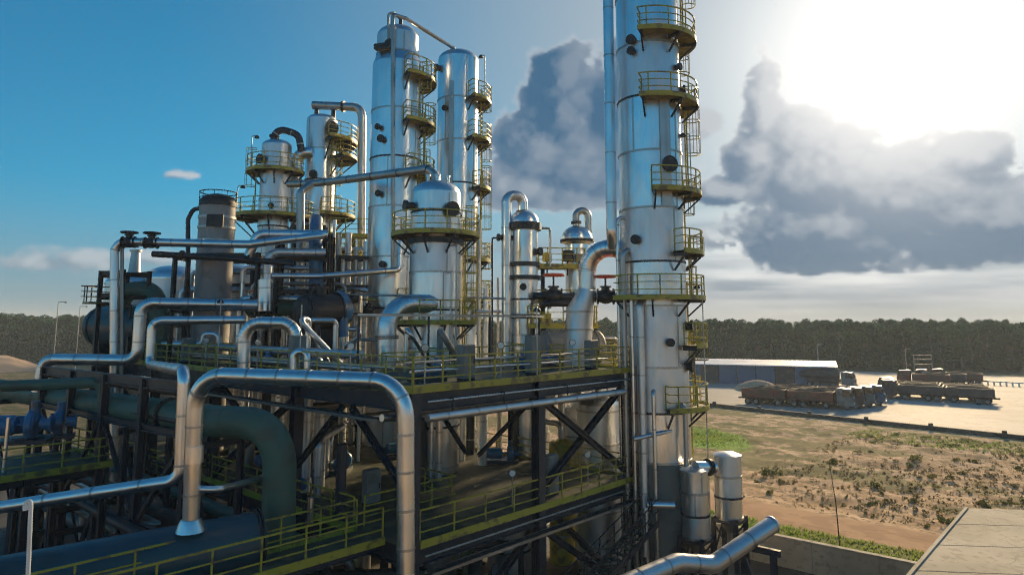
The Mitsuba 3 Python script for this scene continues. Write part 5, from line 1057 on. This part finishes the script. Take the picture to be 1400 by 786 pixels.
def truck(label, x, y, ang, cab, body, trailers=2, load='cane', group='cane trucks parked in the yard', z=.06, hgt=1.3):
    """nose towards +x of its own frame; the nose stands at x, y"""
    t = thing('truck', label, 'truck', group); d = np.array([math.cos(ang), math.sin(ang), 0]); w = np.array([-d[1], d[0], 0]); o = np.array([x, y, z])
    W = lambda a, b, c: o + d * a + w * b + np.array([0, 0, c])
    m = M(); prof = [(-2.3, .75), (-2.3, 3.05), (-1.9, 3.15), (-.45, 3.02), (-.12, 1.95), (0, 1.75), (0, .6), (-2.3, .6)]
    L, R = [W(a, -1.2, c) for a, c in prof], [W(a, 1.2, c) for a, c in prof]; k = len(prof)
    for i in range(k): j = (i + 1) % k; m.add([L[i], L[j], R[j], R[i]], [[0, 1, 2, 3]])
    for s in (L, R): cc = [sum(s) / k] + list(s); m.add(cc, [[0, i + 1, (i + 1) % k + 1] for i in range(k)])
    c = part(t, 'cab', m, cab)
    m = M(); m.add([W(-.44, -1.08, 2.93), W(-.44, 1.08, 2.93), W(-.09, 1.08, 2.02), W(-.09, -1.08, 2.02)], [[0, 1, 2, 3]]); part(c, 'windscreen', m, 'dark_glass')
    for s in (-1, 1):
        m = M(); m.add([W(-1.5, s * 1.215, 2.85), W(-.6, s * 1.215, 2.8), W(-.3, s * 1.215, 2.0), W(-1.5, s * 1.215, 2.0)], [[0, 1, 2, 3]]); part(c, 'side_window', m, 'dark_glass')
        m = M(); box(m, W(-.3, s * 1.4, 2.3), (.12, .2, .6), ang); part(c, 'mirror', m, 'black_rubber')
        m = M(); box(m, W(.02, s * .85, .95), (.08, .35, .22), ang); part(c, 'headlight', m, 'cladding0')
    m = M(); box(m, W(.06, 0, .62), (.22, 2.45, .36), ang, .04); part(c, 'bumper', m, 'grey_paint'); m = M(); box(m, W(.03, 0, 1.4), (.06, 1.5, .5), ang); part(c, 'grille', m, 'black_rubber')
    end = -3.0 - trailers * 6.9; m = M(); bar(m, W(-2.2, 0, .95), W(end, 0, .95), .9, .22); part(t, 'chassis', m, 'black_rubber')
    for k in range(trailers):
        a1, a0 = -2.8 - k * 6.9, -2.8 - k * 6.9 - 6.4; m = M()
        bar(m, W(a0, -1.22, 1.15 + hgt / 2), W(a1, -1.22, 1.15 + hgt / 2), .06, hgt); bar(m, W(a0, 1.22, 1.15 + hgt / 2), W(a1, 1.22, 1.15 + hgt / 2), .06, hgt)
        for a in (a0, a1): bar(m, W(a, -1.19, 1.15 + hgt / 2), W(a, 1.19, 1.15 + hgt / 2), .06, hgt)
        bar(m, W(a0, 0, 1.17), W(a1, 0, 1.17), 2.4, .08); b = part(t, 'bin', m, body)
        for s in (-1, 1):
            for i in range(9): a = a0 + .1 + (a1 - a0 - .2) * i / 8; m = M(); bar(m, W(a, s * 1.28, 1.15), W(a, s * 1.28, 1.15 + hgt + .02), .1, .07); part(b, 'rib', m, body)
        if load:
            n = 12; uu, vv = np.meshgrid(np.linspace(0, 1, n), np.linspace(-1, 1, 7), indexing='ij'); q = np.stack([uu * 9 + k * 3 + x, vv * 2 + y, uu * 0], -1)
            hh = 1.15 + hgt - .15 + .45 * (1 - vv ** 2) * np.sin(pi * uu) ** .5 + .3 * (meshkit.noise(q * 1.5) - .5); idx = np.arange(n * 7).reshape(n, 7)
            V = o + (a0 + .08 + (a1 - a0 - .16) * uu)[..., None] * d + (vv * 1.15)[..., None] * w + hh[..., None] * np.array([0, 0, 1.]); m = M()
            m.add(V.reshape(-1, 3), np.stack([idx[:-1, :-1], idx[1:, :-1], idx[1:, 1:], idx[:-1, 1:]], -1).reshape(-1, 4)); part(b, 'load', m, load)
        for a in (a0 + .9, a0 + 2.1, a1 - 1.0):
            for s in (-1, 1): wheel(t, W(a, s * 1.02, .52), axis=w)
    for s in (-1, 1): wheel(t, W(-.95, s * 1.02, .52), axis=w)
    return t
P0, P1 = np.array([37.80, 112.88]), np.array([54.28, 102.85]); dd = unit(P1 - P0); ta = math.atan2(dd[1], dd[0]); dn = np.array([-dd[1], dd[0]])
lab = ('dark red cane truck with a grey cab parked nearest the kerb', 'second cane truck from the kerb with a dark cab and dark bins', 'third cane truck from the kerb with a grey cab and red bins', 'fourth cane truck from the kerb with blue cab and heaped load', 'cane truck parked farthest back in the near row')
for k in range(4):
    p = P1 + dn * 2.8 * k - dn * .6 + dd * (-3.4 + 1.2 * k)
    truck(lab[k], p[0], p[1], ta, ('grey_paint', 'truck_dark', 'grey_paint', 'shed_blue', 'white_paint')[k], ('truck_red', 'truck_dark', 'truck_red', 'truck_dark', 'truck_dark')[k])
Q0, Q1 = np.array([63.67, 120.36]), np.array([74.69, 111.88]); dq = unit(Q1 - Q0); qa = math.atan2(dq[1], dq[0]); qn = np.array([-dq[1], dq[0]])
for k in range(3):
    p = Q0 + qn * 3.6 * k - dq * (k * .8)
    truck(('dark trailer truck of the second row, nearest the kerb', 'dark trailer truck in the middle of the second row', 'dark trailer truck at the back of the second row')[k], p[0], p[1], qa + pi, 'truck_dark', 'truck_dark', 2, None if k else 'cane', 'dark trucks of the second row')
for k in range(3):
    p = np.array([80.50, 145.19]) + qn * 4.2 * k + dq * 2.5 * k
    truck(('red truck of the far row, nearest the trailers', 'dark truck in the middle of the far row', 'red truck at the very back of the far row')[k], p[0], p[1], qa + pi, ('truck_red', 'grey_paint', 'truck_red')[k], ('truck_red', 'truck_dark', 'truck_red')[k], 1, 'cane', 'trucks of the far row')
p = np.array([67.72, 137.31]); t = truck('dark tank truck behind the near row of cane trucks', p[0], p[1], qa, 'grey_paint', 'truck_dark', 1, None, 'trucks of the far row', hgt=.5)
m = M(); o = np.array([p[0], p[1], 2.5]); dd3 = np.array([dq[0], dq[1], 0]); lathe(m, o - dd3 * 10.4, [(.02, -.1), (1.15, 0), (1.15, 7.4), (.02, 7.5)], 24, dd3); part(t, 'tank', m, 'truck_dark')
# long shed
sx, sy = 51.25, 146.00; sa = math.atan2(dq[1], dq[0]) * .6; t = thing('shed', 'long low blue shed with a pale roof at the back of the yard', 'shed'); sd, sn = np.array([math.cos(sa), math.sin(sa)]), np.array([-math.sin(sa), math.cos(sa)])
def SH(a, b, z): p = np.array([sx, sy]) + sd * a + sn * b; return np.array([p[0], p[1], z])
for i in range(8):
    a0, a1 = -15 + i * 3.75, -15 + i * 3.75 + 3.7; m = M(); bar(m, SH(a0, 0, 2.0), SH(a1, 0, 2.0), .15, 3.9); w_ = part(t, 'wall_panel', m, 'shed_blue' if i not in (1, 5) else 'truck_dark')
    m = M(); bar(m, SH(a1 + .02, -.1, 2.0), SH(a1 + .02, .0, 2.0), .18, 4.0); part(t, 'post', m, 'steel_paint')
for a in (-15, 15): m = M(); bar(m, SH(a, .1, 2.0), SH(a, 11.9, 2.0), .15, 3.9); part(t, 'wall', m, 'shed_blue')
m = M(); bar(m, SH(-15, 12, 2.0), SH(15, 12, 2.0), .15, 3.9); part(t, 'wall', m, 'shed_blue')
m = M(); A_ = [SH(-15.6, -.9, 4.1), SH(15.6, -.9, 4.1), SH(15.6, 6, 4.9), SH(-15.6, 6, 4.9), SH(15.6, 12.9, 4.1), SH(-15.6, 12.9, 4.1)]
for f in ((0, 1, 2, 3), (3, 2, 4, 5)): m.add([A_[i] for i in f], [[0, 1, 2, 3]]); m.add([A_[i] - [0, 0, .18] for i in f], [[0, 3, 2, 1]])
m.add([A_[0] - [0, 0, .18], A_[1] - [0, 0, .18], A_[1], A_[0]], [[0, 1, 2, 3]]); m.add([A_[1] - [0, 0, .18], A_[2] - [0, 0, .18], A_[2], A_[1]], [[0, 1, 2, 3]]); m.add([A_[2] - [0, 0, .18], A_[4] - [0, 0, .18], A_[4], A_[2]], [[0, 1, 2, 3]]); part(t, 'roof', m, 'shed_roof')
m = M(); n = 12; uu, vv = np.meshgrid(np.linspace(-1, 1, n), np.linspace(-1, 1, n), indexing='ij'); bx_, by_ = 47.37, 134.39; idx = np.arange(n * n).reshape(n, n)
hz = 1.9 * np.maximum(0, 1 - uu ** 2) ** .7 * np.maximum(0, 1 - vv ** 2) ** .7; m.add(np.stack([bx_ + uu * 4.2, by_ + vv * 3, hz + .02], -1).reshape(-1, 3), np.stack([idx[:-1, :-1], idx[1:, :-1], idx[1:, 1:], idx[:-1, 1:]], -1).reshape(-1, 4)); solo('sand_heap', m, 'pale_sand', 'small pale sand heap in the yard in front of the blue shed', 'sand heap')
t = thing('sign_gantry', 'thin steel gantry frame standing at the back of the yard before the forest', 'gantry'); gx_, gy_ = 101.87, 172.00
for o in (-2.2, 2.2): m = M(); bar(m, (gx_ + o, gy_, 0), (gx_ + o, gy_, 5.0), .22); part(t, 'post', m, 'grey_paint')
for z in (2.6, 3.8, 4.9): m = M(); bar(m, (gx_ - 2.1, gy_, z), (gx_ + 2.1, gy_, z), .16); part(t, 'beam', m, 'grey_paint')
t = thing('guard_rail', 'white guard rail on short posts along the road behind the trucks', 'guard rail'); g0, g1 = np.array([92.74, 152.19]), np.array([104.90, 138.81])
m = M(); bar(m, (*g0, .75), (*g1, .75), .08, .22); part(t, 'rail', m, 'white_paint')
for i in range(18): c = g0 + (g1 - g0) * i / 17; m = M(); bar(m, (*c, 0), (*c, .95), .28); part(t, 'post', m, 'white_paint')
for k, (u, vt, Y) in enumerate(((83, 413, 110), (113, 419, 128), (1112, 470, 150), (1230, 476, 160), (846, 462, 140))):
    lamp_pole(('tall lamp post far left before the forest', 'second lamp post far left near the structure', 'lamp post behind the tank truck', 'lamp post near the gantry', 'lamp post seen left of the tallest column')[k], (u - 700) / 933 * Y * 1.0, Y, 0, 13 + (440 - vt) / 933 * Y, 1.2, 0, 'lamp posts around the yard', .06)
m = M(); x_, y_ = 17.84, 39.00; tube(m, [(x_, y_, 0), (x_ - .1, y_, 3.2), (x_ - .35, y_, 5.4)], np.array([.035, .03, .012]), 6); solo('whip_mast', m, 'steel_black', 'thin whip mast standing on the verge behind the dike wall', 'mast')

# ------------------------------------------------------------------ scrub on the field
scene['shrub_leaf'] = {'type': 'principledthin', 'base_color': leaf_colour((.075, .10, .03), (.13, .14, .045), 4.0), 'roughness': 0.7, 'diff_trans': 0.8, 'eta': 1.3}
scene['dull_scrub'] = {'type': 'principledthin', 'base_color': leaf_colour((.14, .12, .05), (.20, .15, .075), 6.0), 'roughness': 0.7, 'diff_trans': 0.5, 'eta': 1.3}
def thin(c, tr=1.0): return {'type': 'principledthin', 'base_color': c, 'roughness': 0.7, 'diff_trans': tr, 'eta': 1.3}
scene['straw'] = thin(leaf_colour((.46, .36, .17), (.26, .24, .09), 8.0))
scene['green_blade'] = thin(leaf_colour((.19, .31, .045), (.24, .30, .07), 2.0))
r = np.random.default_rng(17)
def field_point(s0, s1, b0=-75, b1=8):
    while True:
        s, b = r.uniform(s0, s1), r.uniform(b0, b1); p = C0 + GA * s + GB * b
        if 25 < p[1] < 112 and 0.22 < p[0] / p[1] < 0.85: return p
kinds = []
for k in range(4):
    m = M(); cs, rs = [(0, 0, .35)], [.42]
    for _ in range(4): cs.append((r.normal() * .3, r.normal() * .3, r.uniform(.2, .65))); rs.append(r.uniform(.22, .38))
    leaf_cloud(m, cs, rs, 60, .085, r)
    kinds.append(ply(m.mesh(), 'shrub_leaf', False))
for i in range(80):
    p = field_point(36.5, 76); s = r.uniform(.3, .75) * (1.5 if i % 9 == 0 else 1); key = thing('shrub', 'small dark green shrub growing alone in the sandy field', 'shrub', 'shrubs scattered over the sandy field')
    scene[key] = {**kinds[i % 4], 'to_world': T().translate([p[0], p[1], float(ground_height(p[0], p[1])) - .06]).rotate([0, 0, 1], r.uniform(0, 360)).scale([s * r.uniform(.8, 1.4), s, s * r.uniform(.6, 1.1)])}
def tufts(name, pts, h, n_blade, mat, label):
    m = M(); V, Fc = [], []
    for p in pts:
        z = float(ground_height(p[0], p[1])) - .03; hh = h * r.uniform(.5, 1.3)
        for _ in range(n_blade):
            a, l = r.uniform(0, 2 * pi), r.uniform(.2, .9); c, s = math.cos(a), math.sin(a); w = hh * .16; b = np.array([p[0] + c * w * l, p[1] + s * w * l, z]); e = b + [c * hh * l * .7, s * hh * l * .7, hh]
            V += [b + [-s * w, c * w, 0], b + [s * w, -c * w, 0], e]
    V = np.array(V); m.add(V, np.arange(len(V)).reshape(-1, 3)); struct(name, m, mat, label, 'stuff')
tufts('dry_grass', [field_point(36, 78) for _ in range(1300)], .15, 6, 'straw', 'dry grass tufts scattered over the sandy field')
tufts('verge_grass', [p for p in (field_point(27.5, 31.2) for _ in range(2200))] + [np.array([22.2, 79.5]) + r.normal(size=2) * [1.9, 3.2] for _ in range(900)] + [field_point(70, 78) for _ in range(1200)],   .2, 5, 'green_blade', 'green grass on the verge, the lawn patch and the ditch edge')
m = M(); cs, rs = [], []
while len(cs) < 1300:
    p = field_point(36.5, 78)
    if meshkit.fbm(np.array([p[0] * .16, p[1] * .16, 0.]), 3, 6) + .12 * r.normal() < .47: continue
    cs.append((p[0], p[1], float(ground_height(*p)) + .03)); rs.append(r.uniform(.10, .26))
for c_, R_ in zip(cs, rs): leaf_cloud(m, [c_], [R_], 14, .075, r)
struct('field_scrub', m, 'dull_scrub', 'low dull scrub spreading in patches over the sandy field', 'stuff')
